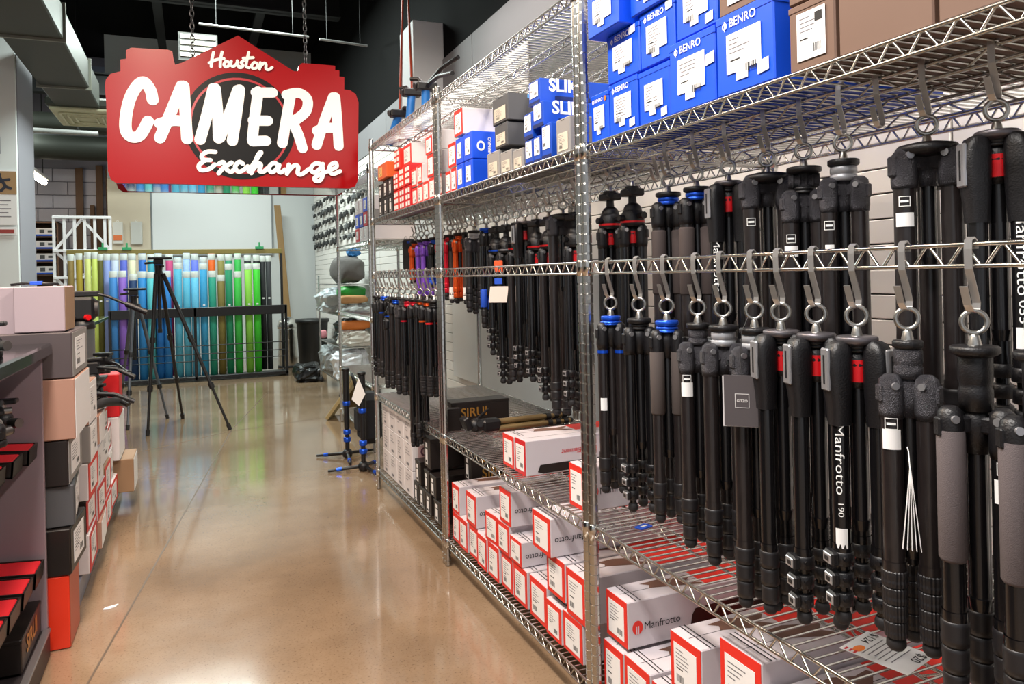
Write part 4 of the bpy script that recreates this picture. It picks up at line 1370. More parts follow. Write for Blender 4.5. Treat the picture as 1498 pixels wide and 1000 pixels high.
for c in range(4):
    for r, (z0, z1) in enumerate(((ZB0, .238), (.240, .366), (.368, .49))):
        nm = 'plain white carton in the %s layer, %s column from the black boxes' % (('lowest', 'middle', 'top')[r], ORD[c])
        tx = None
        if c == 0 and r == 1:
            nm, tx = 'white carton with plum lettering on its pinkish side', 'Glide'
        if c == 0 and r == 0:
            nm, tx = 'white carton with plum lettered side at the foot of the white stack', 'Glide'
        if c == 0 and r == 2:
            nm, tx = 'white carton with plum lettered side on top of the white stack', 'Glide'
        white_box(ys[c], ys[c + 1] - .004, z0, z1, nm, WG, tx)

# ---------------------------------------------------------------- blue boxes of the near unit
def blue_box(y0, y1, z0, z1, label, group, depth=.42, x0=.94, rz=0, name=True, sticker=None, lab=True, orange=False):
    o, d, w, h = carton('blue_box', label, group, x0, y0, y1, z0, z1, depth, BENB, rz, lid=True)
    u, v = UX['front']
    oo = org('front', d, w, h, .0016)
    if name:
        t = MB()
        t.flat(textw('BENRO', w * .46, bold=.012), oo + V(0, -w * .26, h * .83), u, v, .0002)
        t.flat(ring2d(w * .17, h * .865, h * .045, h * .045, .55, 20), oo, u, v, .0002)
        t.quad(oo, u, v, w * .165, w * .175, h * .80, h * .93, .0003)
        t.build('lettering', WINK, o, label='white brand lettering')
    if lab:
        m = MB()
        poly = [(0, .18), (.28, .18), (.28, 0), (.62, 0), (.62, .2), (1, .2), (1, 1), (0, 1)]
        print_label(m, oo, u, v, w * .2, w * .8, h * .14, h * .74, RND.randint(0, 9999), True, poly)
        m.build('label', [WPAPER, PRINT, INK], o, label='white stepped label')
    if sticker:
        q = MB()
        sx, sy = sticker
        q.plate([(w * sx, h * sy), (w * (sx + .18), h * (sy + .02)), (w * (sx + .18), h * (sy + .17)), (w * sx, h * (sy + .15))], oo, u, v, .0008, 0)
        q.build('price_sticker', WPAPER, o)
    if orange:
        q = MB()
        q.flat(ring2d(w * .86, h * .86, w * .07, w * .07, 0, 16), oo, u, v, .0003)
        q.build('round_sticker', mat('orange_sticker', 'e8742c', .5), o)
    return o
QG = 'blue boxes on the shelf above the tripods'
Z2 = 1.496
blue_box(1.588, 1.675, Z2, 1.612, 'blue box with small orange round sticker next to the chrome post', QG, orange=True)
blue_box(1.458, 1.584, Z2, 1.618, 'blue box with stepped white label in the bottom row, second from the post', QG, sticker=(.74, .06))
blue_box(1.332, 1.452, Z2, 1.615, 'blue box without brand lettering, its label set slanted', QG, name=False, sticker=(.74, .05))
blue_box(1.175, 1.326, Z2, 1.640, 'large blue box with a small upright price sticker beside its label', QG, sticker=(.82, .5), x0=.935)
blue_box(1.012, 1.168, Z2, 1.645, 'largest blue box with lettering, next to the brown boxes', QG, sticker=(.74, .12), x0=.932)
blue_box(1.445, 1.588, 1.621, 1.735, 'blue box with pale sticker over its lettering, in the upper row', QG, sticker=(.72, .82))
blue_box(1.310, 1.442, 1.621, 1.742, 'blue box in the upper row with white sticker at its top corner', QG, sticker=(.78, .84))
blue_box(1.172, 1.305, 1.645, 1.77, 'blue box in the upper row partly above the frame, two stickers low down', QG, sticker=(.74, .06))
blue_box(1.475, 1.62, 1.738, 1.85, 'blue box jutting out on top of the stack by the post', QG, x0=.905)
blue_box(1.31, 1.465, 1.745, 1.86, 'blue box on top of the stack beside the jutting one', QG, x0=.93)
def brown_box(y0, y1, z0, z1, label, x0=.938, labelled=True):
    o, d, w, h = carton('brown_box', label, 'brown boxes beside the blue ones', x0, y0, y1, z0, z1, .42, BROWN, 0, True)
    if labelled:
        u, v = UX['front']
        m = MB()
        print_label(m, org('front', d, w, h, .0016), u, v, w * .2, w * .82, h * .14, h * .86, RND.randint(0, 999))
        m.quad(org('front', d, w, h, .0016), u, v, w * .6, w * .76, h * .66, h * .8, .001, 2)
        m.build('label', [WPAPER, PRINT, INK], o, label='white printed label')
    return o
brown_box(.885, .985, Z2, 1.605, 'brown box with white printed label beside the largest blue box')
brown_box(.885, .985, 1.609, 1.72, 'brown box stacked on the labelled brown one')
brown_box(1.03, 1.165, 1.648, 1.76, 'brown box lying on the largest blue box')
brown_box(.715, .88, Z2, 1.66, 'plain wide brown box beside the labelled brown one', labelled=False)
brown_box(.53, .71, Z2, 1.66, 'plain brown box at the near end of the shelf', labelled=False)

# ---------------------------------------------------------------- middle and far unit, upper shelf
def slik(y0, y1, z0, z1, label, text=False, depth=.4, x0=.945):
    o, d, w, h = carton('deep_blue_box', label, 'deep blue boxes on the middle unit', x0, y0, y1, z0, z1, depth, SLKB)
    u, v = UX['front']
    oo = org('front', d, w, h, .0006)
    m = MB()
    print_label(m, oo, u, v, w * .12, w * .86, h * .3, h * .92, RND.randint(0, 999))
    m.quad(oo, u, v, 0, w, 0, h * .14, .0004, 3)
    m.build('label', [WPAPER, PRINT, INK, SLKD], o, label='white label')
    if text:
        t = MB()
        so = org('side', d, w, h, .0008)
        t.flat(textw('SLIK', .10, bold=.03), so + V(.03, 0, h * .5), V(1, 0, 0), V(0, 0, 1), .0003, 0)
        t.quad(so, V(1, 0, 0), V(0, 0, 1), .05, .2, h * .14, h * .3, .0002, 1)
        t.build('lettering', [WINK, SLKD], o, label='white block lettering on the side')
    return o
slik(2.04, 2.10, Z2, 1.575, 'small deep blue box in the lowest row left of its twins')
slik(1.985, 2.037, Z2, 1.575, 'small deep blue box between two others in the lowest row')
slik(1.915, 1.98, Z2, 1.60, 'deep blue box in the lowest row with a white price sticker', depth=.36)
slik(2.04, 2.105, 1.577, 1.655, 'small deep blue box in the second row beside the lettered ones')
slik(1.965, 2.037, 1.60, 1.672, 'deep blue box with white block lettering, lower of the two', True)
slik(2.005, 2.085, 1.675, 1.748, 'deep blue box with white block lettering, topmost of its stack', True, x0=.955)
def grey_box(y0, y1, z0, z1, label, m_=None, depth=.35, x0=.945, stripe=False):
    o, d, w, h = carton('grey_box', label, 'grey boxes on the middle unit', x0, y0, y1, z0, z1, depth, m_ or GREYC)
    u, v = UX['front']
    m = MB()
    print_label(m, org('front', d, w, h, .0006), u, v, w * .14, w * .86, h * .1, h * .6, RND.randint(0, 999))
    m.build('label', [mat('tan_label', 'c9bfae', .6), PRINT, INK], o, label='pale printed label')
    if stripe:
        t = MB()
        so = org('side', d, w, h, .0008)
        t.flat(textw('www', .035, bold=.01), so + V(.10, 0, h * .42), V(1, 0, 0), V(0, 0, 1), .0003, 0)
        t.quad(so, V(1, 0, 0), V(0, 0, 1), d * .2, d * .7, h * .84, h * .97, .0002, 1)
        t.build('side_print', [WINK, mat('sky_blue_strip', '5aa0d8', .5)], o)
    return o
grey_box(1.80, 1.885, Z2, 1.595, 'pale grey box with tan label next to the double chrome post')
grey_box(2.115, 2.195, Z2, 1.56, 'pale grey box with tan label left of the small deep blue boxes')
grey_box(2.205, 2.30, Z2, 1.57, 'grey box with tan label under the grey box with a lettered side')
grey_box(2.31, 2.42, Z2, 1.585, 'grey box with tan label right of the bright blue boxes')
grey_box(2.235, 2.345, 1.588, 1.665, 'dark grey box with lettering on its side in the second row', DGREY)
grey_box(2.225, 2.36, 1.668, 1.755, 'dark grey box with blue strip, topmost near the deep blue boxes', DGREY, stripe=True)
MG = 'bright blue boxes on the middle unit'
def mid_blue(y0, y1, z0, z1, label, logo=False):
    o, d, w, h = carton('blue_box', label, MG, .945, y0, y1, z0, z1, .3, BENB)
    u, v = UX['front']
    m = MB()
    print_label(m, org('front', d, w, h, .0006), u, v, w * .22, w * .78, h * .2, h * .8, RND.randint(0, 999))
    m.build('label', [WPAPER, PRINT, INK], o, label='white label')
    if logo:
        t = MB()
        so = org('side', d, w, h, .0008)
        t.flat(ring2d(.034, h * .46, .016, .019, .6, 20), so, V(1, 0, 0), V(0, 0, 1), .0003)
        t.flat(textw('BENRO', .055, bold=.012), so + V(.074, 0, h * .24), V(0, 0, 1), V(-1, 0, 0), .0003)
        t.build('logo', WINK, o, label='white logo on the side')
    return o
mid_blue(2.665, 2.745, Z2, 1.592, 'bright blue box in the lowest row beside white and red boxes')
mid_blue(2.565, 2.655, Z2, 1.592, 'bright blue box below the one with a white logo')
mid_blue(2.665, 2.75, 1.594, 1.692, 'bright blue box stacked left of the one with a white logo')
mid_blue(2.565, 2.66, 1.594, 1.695, 'bright blue box with white logo on its side', True)
UG = 'white boxes with red edges on the upper shelf'
UN = {}
for (y0, y1, z0, z1) in ((2.755, 2.82, Z2, 1.59), (2.825, 2.89, Z2, 1.585), (2.755, 2.85, 1.594, 1.69), (2.95, 3.03, Z2, 1.59), (3.035, 3.12, Z2, 1.59),
                         (3.125, 3.21, Z2, 1.585), (3.215, 3.30, Z2, 1.58), (3.305, 3.39, Z2, 1.575), (2.95, 3.04, 1.593, 1.69), (3.045, 3.14, 1.593, 1.69),
                         (3.22, 3.30, 1.585, 1.67), (3.31, 3.40, 1.58, 1.665), (2.96, 3.05, 1.693, 1.775), (3.06, 3.16, 1.693, 1.77)):
    UN[z0 > 1.55, z0 > 1.68, y0 > 2.92] = UN.get((z0 > 1.55, z0 > 1.68, y0 > 2.92), 0) + 1
    lb = 'white red edged box, %s upper shelf layer, %s the middle post, %s along' % (
        'top' if z0 > 1.68 else 'second' if z0 > 1.55 else 'bottom', 'beyond' if y0 > 2.92 else 'before', ORD[UN[z0 > 1.55, z0 > 1.68, y0 > 2.92] - 1])
    red_box(y0, y1, z0, z1, lb, UG, depth=.3, body=WHTC, x0=.948)
red_box(2.66, 2.76, 1.70, 1.80, 'white box with red edge lying across the bright blue stack', UG, depth=.42, body=WHTC)
# red and orange small boxes at the far end
for i, (y0, y1, z0, z1, m_) in enumerate(((3.42, 3.52, Z2, 1.60, REDC2), (3.53, 3.63, Z2, 1.60, REDC2), (3.64, 3.74, Z2, 1.60, REDC), (3.42, 3.52, 1.603, 1.70, REDC2), (3.53, 3.63, 1.603, 1.70, REDC),
                                           (3.64, 3.74, 1.603, 1.69, REDC), (3.60, 3.72, 1.703, 1.80, REDC))):
    o, d, w, h = carton('red_box', 'small red box dotted with white labels at the far end of the upper shelf', 'small red boxes on the upper shelf', .948, y0, y1, z0, z1, .28, m_)
    u, v = UX['front']
    m = MB()
    for a in range(2):
        for b in range(3):
            m.plate([(w * (.12 + .42 * a), h * (.1 + .3 * b)), (w * (.44 + .42 * a), h * (.1 + .3 * b)), (w * (.44 + .42 * a), h * (.3 + .3 * b)), (w * (.12 + .42 * a), h * (.3 + .3 * b))], org('front', d, w, h, .0006), u, v, .0005)
    m.build('labels', WPAPER, o)
red_box(3.43, 3.58, 1.703, 1.80, 'long white box with red edge lying on the small red boxes', UG, depth=.42, body=WHTC, x0=.96)
for i, (y0, y1, z0, z1) in enumerate(((3.76, 3.86, Z2, 1.59), (3.87, 3.97, Z2, 1.59), (3.98, 4.08, Z2, 1.59), (3.76, 3.86, 1.593, 1.68), (3.87, 3.97, 1.593, 1.68), (3.98, 4.08, 1.593, 1.67))):
    black_box(.95, y0, y1, z0, z1, .28, 'black box on the upper shelf, %s layer, %s from the small red boxes' % (('bottom', 'second')[i // 3], ORD[i % 3]), 'black boxes on the upper shelf')
o, d, w, h = carton('orange_box', 'orange box leaning on top of the black boxes on the upper shelf', None, .93, 3.80, 4.0, 1.684, 1.765, .3, mat('orange_carton', 'e0622c', .5))
m = MB()
print_label(m, org('front', d, w, h, .0006), *UX['front'], w * .1, w * .5, h * .2, h * .8, 5)
m.build('label', [mat('yellow_label', 'f0c070', .5), PRINT, INK], o)
# boxes of the unit behind the sign
for k in range(12):
    z0 = (1.428, 1.53, 1.63)[k % 3]
    y0 = 5.03 + (k // 3) * .14
    o, d, w, h = carton('small_box', 'small blue and white box packed on the unit behind the sign', 'small boxes behind the sign', 1.12, y0, y0 + .13, z0, z0 + .098, .3, (WHTC, GREYC, WHTC)[k % 3] if k < 3 else (BENB, WHTC, SLKB, WHTC, REDC2)[k % 5])
    m = MB()
    print_label(m, org('front', d, w, h, .0006), *UX['front'], w * .2, w * .8, h * .2, h * .8, k)
    m.build('label', [WPAPER, PRINT, INK], o)

# ---------------------------------------------------------------- things lying on the lower wire shelf
def lying_tripod(loc, rz, L, label, mleg, n=3, head=True):
    t = thing('lying_tripod', label, 'tripod', loc, rz)
    for k, (dy, dz) in enumerate(((-.026, .014), (.004, .014), (-.011, .038))):
        lg = MB()
        lg.cyl((0.0, dy, dz), (L * .62, dy, dz), .0125, .0125, 12)
        lg.cyl((L * .62, dy, dz), (L * .98, dy, dz), .010, .009, 10)
        o = lg.build('leg', mleg, t)
        for q in range(3):
            x = L * (.66 + .11 * q)
            MB().cyl((x, dy, dz), (x + L * .06, dy, dz), .0138, .0135, 12).build('leg_lock', BLACK, o)
        MB().cyl((L * .98, dy, dz), (L * 1.01, dy, dz), .011, .009, 10).build('foot', RUBBER, o)
    MB().obox((-.03, -.011, .03), (.04, 0, 0), (0, .028, 0), (0, 0, .024), 0, .01).build('hub', BLACK, t)
    if head:
        m = MB()
        m.ball((-.095, -.011, .034), .028)
        m.cyl((-.06, -.011, .032), (-.085, -.011, .034), .022, .026, 14)
        m.obox((-.135, -.011, .045), (.012, 0, .006), (0, .026, 0), (-.01, 0, .024), 0, .004)
        m.cyl((-.09, -.03, .04), (-.10, -.075, .05), .008, .012, 10)
        m.cyl((-.09, .0, .05), (-.02, .03, .085), .006, .005, 8)
        m.build('pan_head', BLACK, t)
    return t
lying_tripod((1.13, 2.862, ZL + .002), math.radians(2), .34, 'bronze legged tripod with black head lying in front of the gold lettered box', TAN)
lying_tripod((1.02, .63, ZL + .002), math.radians(12), .42, 'black tripod lying on the near wire shelf under the foam legged one', ANOD)
pc = thing('price_card', 'white price card with orange mark lying on the near wire shelf', 'card', (1.04, .905, ZL + .003), math.radians(14))
MB().plate([(-.046, -.056), (.046, -.056), (.046, .056), (-.046, .056)], (0, 0, 0), (1, 0, 0), (0, 1, 0), .0006).build('card', WPAPER, pc)
CU, CV = V(-1, 0, 0), V(0, -1, 0)
t = MB()
t.flat(textw('$124', .040, bold=.006), V(.042, .046, .0008), CU, CV, .0002)
t.build('price_figures', INK, pc)
t = MB()
t.flat(textw('$20', .032, bold=.006), V(.034, -.036, .0008), CU, CV, .0002)
t.build('price_figures', INK, pc)
for k in range(6):
    MB().quad(V(0, 0, .0008), V(1, 0, 0), V(0, 1, 0), -.036 + .004 * (k % 3), .036, .022 - .009 * k, .024 - .009 * k, .0002).build('text_line', PRINT, pc)
MB().flat(ring2d(-.024, .034, .014, .008, 0, 16), V(0, 0, .0008), V(1, 0, 0), V(0, 1, 0), .0002).build('orange_mark', mat('orange_mark', 'ee7a1c', .5), pc)
for k in range(3):
    MB().quad(V(0, 0, .0008), V(1, 0, 0), V(0, 1, 0), -.044, -.034, .030 + .008 * k, .034 + .008 * k, .0003).build('red_line', REDC2, pc)
bt = thing('blue_tag', 'small blue plastic tag lying on the near wire shelf', 'tag', (1.02, 1.60, ZL + .003), .3)
MB().plate([(-.022, -.012), (.018, -.014), (.022, .0), (.016, .013), (-.02, .012)], (0, 0, 0), (1, 0, 0), (0, 1, 0), .003).build('tag_body', BLUEFOAM, bt)
MB().plate([(-.01, -.004), (.01, -.005), (.01, .002), (-.01, .003)], (0, 0, .0031), (1, 0, 0), (0, 1, 0), .0003).build('tag_print', WPAPER, bt)
o, d, w, h = carton('red_box', 'small red box on the deep end of the far lower shelf', None, 1.19, 4.02, 4.10, ZL, ZL + .05, .10, REDC2)

# ================================================================ counters and stacks on the left
SLAB = mat('black_gloss_counter', '0d0c10', 0.12, coat=0.5)
PANEL = mat('grey_case_panel', '84747a', 0.3, var=0.04, vscale=4)
DARKP = mat('dark_case_panel', '2a2426', 0.5)
KICK = mat('metal_kick_strip', '8a8688', 0.35, 0.7)
REDL = mat('red_felt_lining', 'd01020', 0.75)
GLASS = mat('green_edge_glass', '7fb89a', 0.05, trans=0.85, coat=0.2)
cs = thing('display_counter', 'black topped counter with open front full of black and red boxes', 'counter', (-0.80, 1.7, 0))
def W2L(o, m, name, mats, parent, label=None):
    """mesh given in world coordinates, parented to an empty without rotation"""
    loc = parent.location
    m.v = [(x - loc.x, y - loc.y, z - loc.z) for x, y, z in m.v]
    return m.build(name, mats, parent, label=label)
W2L(0, MB().box(-1.2, -0.415, 0.5, 2.775, .945, .985, 0, .006), 'worktop', SLAB, cs)
W2L(0, MB().box(-1.18, -0.44, 2.745, 2.765, .02, .945, 0, .002), 'end_panel', PANEL, cs)
W2L(0, MB().box(-1.18, -1.16, 0.5, 2.745, .02, .945), 'back_panel', DARKP, cs)
W2L(0, MB().box(-1.16, -0.45, 0.5, 2.745, .07, .09), 'bottom_shelf', DARKP, cs)
W2L(0, MB().box(-0.45, -0.437, 0.5, 2.765, .0, .095, 0, .002), 'kick_plate', DARKP, cs)
W2L(0, MB().box(-0.452, -0.430, 0.5, 2.745, .088, .096, 0, .002), 'edge_strip', KICK, cs)
W2L(0, MB().box(-1.16, -0.50, 0.5, 2.745, .628, .636), 'glass_shelf', GLASS, cs)
W2L(0, MB().box(-1.16, -0.52, 0.5, 2.745, .262, .270), 'glass_shelf', GLASS, cs)

def open_box(loc, rz, tilt, label, s=1.0):
    t = thing('open_box', label, 'box', loc, rz, 'open black boxes with red lining in the counter')
    t.rotation_euler = (0, tilt, rz)
    w, d, h = .15 * s, .125 * s, .045 * s
    b = MB()
    b.box(-w, 0, -d / 2, d / 2, 0, .004)
    for q in ((-w, -w + .005, -d / 2, d / 2), (-.005, 0, -d / 2, d / 2), (-w, 0, -d / 2, -d / 2 + .005), (-w, 0, d / 2 - .005, d / 2)):
        b.box(q[0], q[1], q[2], q[3], 0, h, 0)
    b.build('tray', BLKC, t)
    MB().box(-w + .006, -.006, -d / 2 + .006, d / 2 - .006, .004, h - .0015, 0, .004).build('lining', REDL, t, label='red felt lining')
    return t
OB = 'open black box with red felt lining on the upper shelf of the counter'
OB2 = 'open black box with red felt lining on the lower shelf of the counter'
for k, y in enumerate((2.66, 2.51, 2.36, 2.21)):
    open_box((-.455 - .012 * k, y, .638), 0, .08, 'open black box with red lining, upper shelf, %s from the grey end panel' % ORD[k])
for k, y in enumerate((2.66, 2.51, 2.36, 2.22, 2.08)):
    open_box((-.445 - .004 * k, y, .272), 0, .08, 'open black box with red lining, lower shelf, %s from the grey end panel' % ORD[k], 1.05)
# black boxes below and behind the trays
def simple_box(name, label, group, x0, x1, y0, y1, z0, z1, m_, parts=None, rz=0.0, lid=True):
    m = MB()
    w, d, h = x1 - x0, y1 - y0, z1 - z0
    m.box(-w / 2, w / 2, -d / 2, d / 2, 0, h, 0, .003)
    m.box(-.001, .001, -d * .48, d * .48, h - .0004, h + .0004, 1)
    if lid:
        m.box(-w / 2 - .0012, w / 2 + .0012, -d / 2 - .0012, d / 2 + .0012, h * .88, h + .0012, 0, .002)
    o = m.build(name, [m_, INK], None, ((x0 + x1) / 2, (y0 + y1) / 2, z0), rz)
    tag(o, label, 'box', group)
    return o, w, d, h
NF = (V(1, 0, 0), V(0, 0, 1))    # face towards the camera (-y)
AF = (V(0, 1, 0), V(0, 0, 1))    # face towards the aisle (+x)
o, w, d, h = simple_box('black_box', 'low black box with gold lettering on the counter floor shelf', None, -.58, -.455, 2.45, 2.735, .097, .19, BLKC)
MB().flat(textw('SIRUI', .15, bold=.02), V(w / 2 + .0016, -d * .3, h * .35), *AF, lift=.0004).build('lettering', GOLD, o, label='gold lettering')
o, w, d, h = simple_box('black_box', 'tall black box with gold lettering running down its face in the counter', None, -.62, -.50, 2.18, 2.30, .272, .56, BLKC)
MB().flat(textw('SIRUI', .11, bold=.02), V(w * .18, -d / 2 - .0016, h * .75), V(0, 0, -1), V(1, 0, 0), lift=.0004).build('lettering', GOLD, o, label='gold lettering')
MB().quad(V(-w * .15, -d / 2 - .0014, 0), V(1, 0, 0), V(0, 0, 1), -.004, .004, h * .1, h * .9, .0003).build('gold_strip', GOLD, o)
o, w, d, h = simple_box('black_box', 'dark box with gilded corner standing in front of the red trays', None, -.56, -.47, 1.98, 2.10, .637, .765, BLKC)
MB().quad(V(0, -d / 2 - .0014, 0), V(1, 0, 0), V(0, 0, 1), w * .3, w * .46, h * .06, h * .94, .0003).build('gold_strip', GOLD, o)
for k, (y0, z0) in enumerate(((1.80, .10), (1.62, .10), (1.98, .10))):
    o, w, d, h = simple_box('black_box', 'black box with gold strip on the counter floor shelf near the low lettered one', 'black boxes on the counter floor', -.60, -.455, y0, y0 + .17, z0, z0 + .16, BLKC)
    MB().quad(V(0, -d / 2 - .0014, 0), V(1, 0, 0), V(0, 0, 1), w * .1, w * .3, h * .5, h * .56, .0003).build('gold_strip', GOLD, o)

def ball_head(loc, label, s=1.0, group=None, rz=0.0):
    t = thing('ball_head', label, 'tripod head', loc, rz, group)
    MB().lathe([(.024 * s, 0), (.026 * s, .004 * s), (.026 * s, .014 * s), (.024 * s, .016 * s)], 18).build('base', BLACK, t)
    MB().lathe([(.023 * s, .016 * s), (.024 * s, .045 * s), (.018 * s, .056 * s)], 18).build('housing', BLACK, t)
    m = MB()
    m.ball((0, 0, .055 * s), .018 * s)
    m.cyl((0, 0, .065 * s), (0, 0, .08 * s), .008 * s, seg=10)
    m.build('ball', STEEL, t)
    MB().obox((0, 0, .086 * s), (.034 * s, 0, 0), (0, .02 * s, 0), (0, 0, .006 * s), 0, .003).build('clamp', BLACK, t)
    MB().cyl((.02 * s, -.012 * s, .03 * s), (.042 * s, -.03 * s, .03 * s), .013 * s, .013 * s, 14).build('lock_knob', DSTEEL, t)
    MB().cyl((-.02 * s, -.006 * s, .03 * s), (-.036 * s, -.012 * s, .03 * s), .008 * s, .009 * s, 12).build('pan_knob', BLACK, t)
    MB().cyl((.0, -.02 * s, .086 * s), (.0, -.036 * s, .086 * s), .008 * s, .008 * s, 12).build('clamp_knob', DSTEEL, t)
    return t
ball_head((-.485, 2.33, .985), 'small black ball head standing on the black counter top', 1.0)
for k, (x, y) in enumerate(((-.52, 2.62), (-.56, 2.50), (-.50, 2.42), (-.58, 2.66), (-.55, 2.32))):
    ball_head((x, y, .735 + .01 * (k % 2)), 'dark tripod head crowded on the rack inside the counter', 1.1, 'tripod heads inside the counter', k * .9)
W2L(0, MB().box(-1.16, -0.52, 1.9, 2.745, .722, .73), 'head_rack', DARKP, cs)

# stack of boxes at the end of the counter
def stack_box(label, x0, x1, y0, y1, z0, z1, m_, aisle=None, group='boxes stacked beyond the black counter', rz=0.0, lettering=None, name='stacked_box'):
    o, w, d, h = simple_box(name, label, group, x0, x1, y0, y1, z0, z1, m_, rz=rz, lid=False)
    if aisle:
        am, lab = aisle
        oo = V(w / 2 + .0008, -d / 2, 0)
        MB().plate([(.004, .003), (d - .004, .003), (d - .004, h - .003), (.004, h - .003)], oo, *AF, .001).build('printed_end', am, o)
        if lab:
            q = MB()
            print_label(q, oo + V(.0012, 0, 0), *AF, d * .18, d * .82, h * .15, h * .85, RND.randint(0, 999))
            q.build('label', [WPAPER, PRINT, INK], o, label='white printed label')
    if lettering:
        MB().flat(textw(lettering, .045 * len(lettering) / 3, bold=.03), V(-w * .44, -d / 2 - .0012, h * .52), *NF, lift=.0004).build('lettering', INK, o, label='black lettering')
    return o
stack_box('glossy orange red box standing on the floor beyond the counter', -.62, -.385, 2.79, 3.0, 0.002, .235, mat('orange_red_gloss', 'd8341c', .3), (mat('salmon_side', 'b5553c', .5), False))
stack_box('black box with white label directly on the orange red one', -.60, -.372, 2.79, 3.05, .237, .385, BLKC, (BLKC, True), rz=-.05)
stack_box('dark grey box sitting crooked in the counter end stack', -.60, -.380, 2.80, 3.1, .388, .520, DGREY, (DGREY, True), rz=.08)
stack_box('black box below the pinkish lettered one in the counter end stack', -.60, -.380, 2.79, 3.1, .523, .668, BLKC, (GREYC, True))
stack_box('pinkish carton with cut-off black lettering in the counter end stack', -.575, -.357, 2.785, 3.15, .671, .866, PINKC, (WPAPER, False), lettering='otto')
stack_box('dark grey box on the pinkish lettered carton', -.575, -.362, 2.785, 3.15, .869, 1.016, mat('plum_grey_carton', '4c4243', .55), (GREYC, True))
stack_box('large pale pinkish carton standing on the dark grey box', -.520, -.380, 2.79, 3.0, 1.019, 1.165, mat('pale_pink_carton', 'a8969b', .6), (KRAFT, False))
stack_box('pale carton left of the large pinkish one on the counter top', -.80, -.525, 2.84, 3.05, .99, 1.165, MATS['pale_pink_carton'], None, None)
cb = thing('cable_coil', 'black cable coil with blue tie lying on the pale cartons', 'cable', (-.47, 2.87, 1.168))
MB().tube([(-.07, 0, .004), (-.03, .01, .009), (.02, 0, .006), (.06, .01, .004), (.03, .03, .006), (-.03, .035, .008), (-.07, .02, .004)], .004, 6, closed=True).build('cable', BLACK, cb)
MB().obox((0, .005, .008), (.018, 0, 0), (0, .008, 0), (0, 0, .006), 0, .002).build('cable_tie', BLUEFOAM, cb)

# second counter with glass top and the boxes in front of it
c2 = thing('glass_counter', 'grey fronted counter with green edged glass top beyond the box stack', 'counter', (-.8, 4.1, 0))
W2L(0, MB().box(-1.2, -.525, 3.2, 4.95, .05, .955, 0, .003), 'carcass', PANEL, c2)
W2L(0, MB().box(-1.22, -.455, 3.2, 4.97, .960, .978, 0, .002), 'glass_top', GLASS, c2)
W2L(0, MB().box(-1.2, -.53, 3.2, 4.95, 0, .05), 'plinth', DARKP, c2)
W2L(0, MB().box(-.50, -.40, 3.02, 4.9, .0, .085, 0, .003), 'floor_ledge', mat('bluish_ledge', '6f7282', .35), c2)
G2 = 'boxes stacked in front of the glass counter'
mix = [
    # x1, y0, y1, z0, z1, material, aisle
    (-.375, 3.20, 3.46, .09, .235, WHTC, (REDC2, True)), (-.365, 3.48, 3.72, .09, .20, PINKC, (WPAPER, False)), (-.37, 3.74, 3.98, .09, .22, LILAC, (REDC, True)),
    (-.375, 4.0, 4.3, .09, .21, WHTC, (REDC, True)), (-.38, 3.20, 3.46, .237, .36, BLKC, (REDC2, True)), (-.372, 3.48, 3.72, .203, .335, LILAC, (REDC2, True)),
    (-.372, 3.74, 3.98, .223, .36, KRAFT, (REDC, True)), (-.385, 4.0, 4.28, .213, .36, LILAC, (WPAPER, True)), (-.37, 3.20, 3.46, .362, .50, WHTC, (REDC, True)),
    (-.375, 3.48, 3.72, .337, .49, LILAC, (WPAPER, True)), (-.382, 3.74, 3.98, .362, .50, DGREY, (WPAPER, True)), (-.39, 4.0, 4.28, .362, .48, WHTC, (REDC2, True)),
    (-.365, 3.20, 3.44, .502, .64, GREYC, (WPAPER, True)), (-.363, 3.48, 3.72, .515, .632, PINKC, (WPAPER, False)), (-.38, 3.76, 3.98, .503, .60, LILAC, (REDC2, True)),
    (-.365, 3.20, 3.42, .642, .80, PINKC, (WPAPER, True)),
]
MIXL = ['white box with red end at floor level next to the orange red one', 'flat pinkish carton on the low ledge', 'grey box with red end on the low ledge', 'white box with red end on the ledge near the kraft carton',
        'black box with red end above the floor level white one', 'grey box with deep red end above the flat pinkish carton', 'kraft carton with red end in the counter front stack', 'grey box with white end beside the kraft carton',
        'white box with red end halfway up the counter front stack', 'grey box with white printed end halfway up the stack', 'dark grey box with white end halfway up the stack', 'white box with deep red end topmost over the ledge',
        'grey box with white end near the top of the front stack', 'pinkish open topped carton near the top of the front stack', 'grey box with deep red end near the red box', 'pinkish carton topmost in the front stack']
for (x1, y0, y1, z0, z1, m_, a), lb in zip(mix, MIXL):
    stack_box(lb, x1 - .13, x1, y0, y1, z0, z1, m_, a, G2, RND.uniform(-.03, .03))
stack_box('kraft carton jutting out into the aisle from the counter stack', -.42, -.300, 4.36, 4.62, .09, .26, KRAFT, (WPAPER, False), G2)
stack_box('plain red box behind the black tripod heads beside the counter', -.47, -.357, 4.32, 4.50, .49, .705, REDC2, (REDC2, False), G2)
stack_box('pale carton under the plain red box', -.47, -.36, 4.32, 4.62, .265, .487, WHTC, (WPAPER, False), G2)
# litter on the floor
li = MB().plate([(-.02, -.008), (.0, -.012), (.022, .002), (.028, .02), (.012, .012), (-.012, .006)], (0, 0, .001), (1, 0, 0), (0, 1, 0), .004)
tag(li.build('paper_scrap', WPAPER, None, (-.30, 3.07, 0)), 'crumpled white paper scrap on the floor beside the counter stack', 'paper')

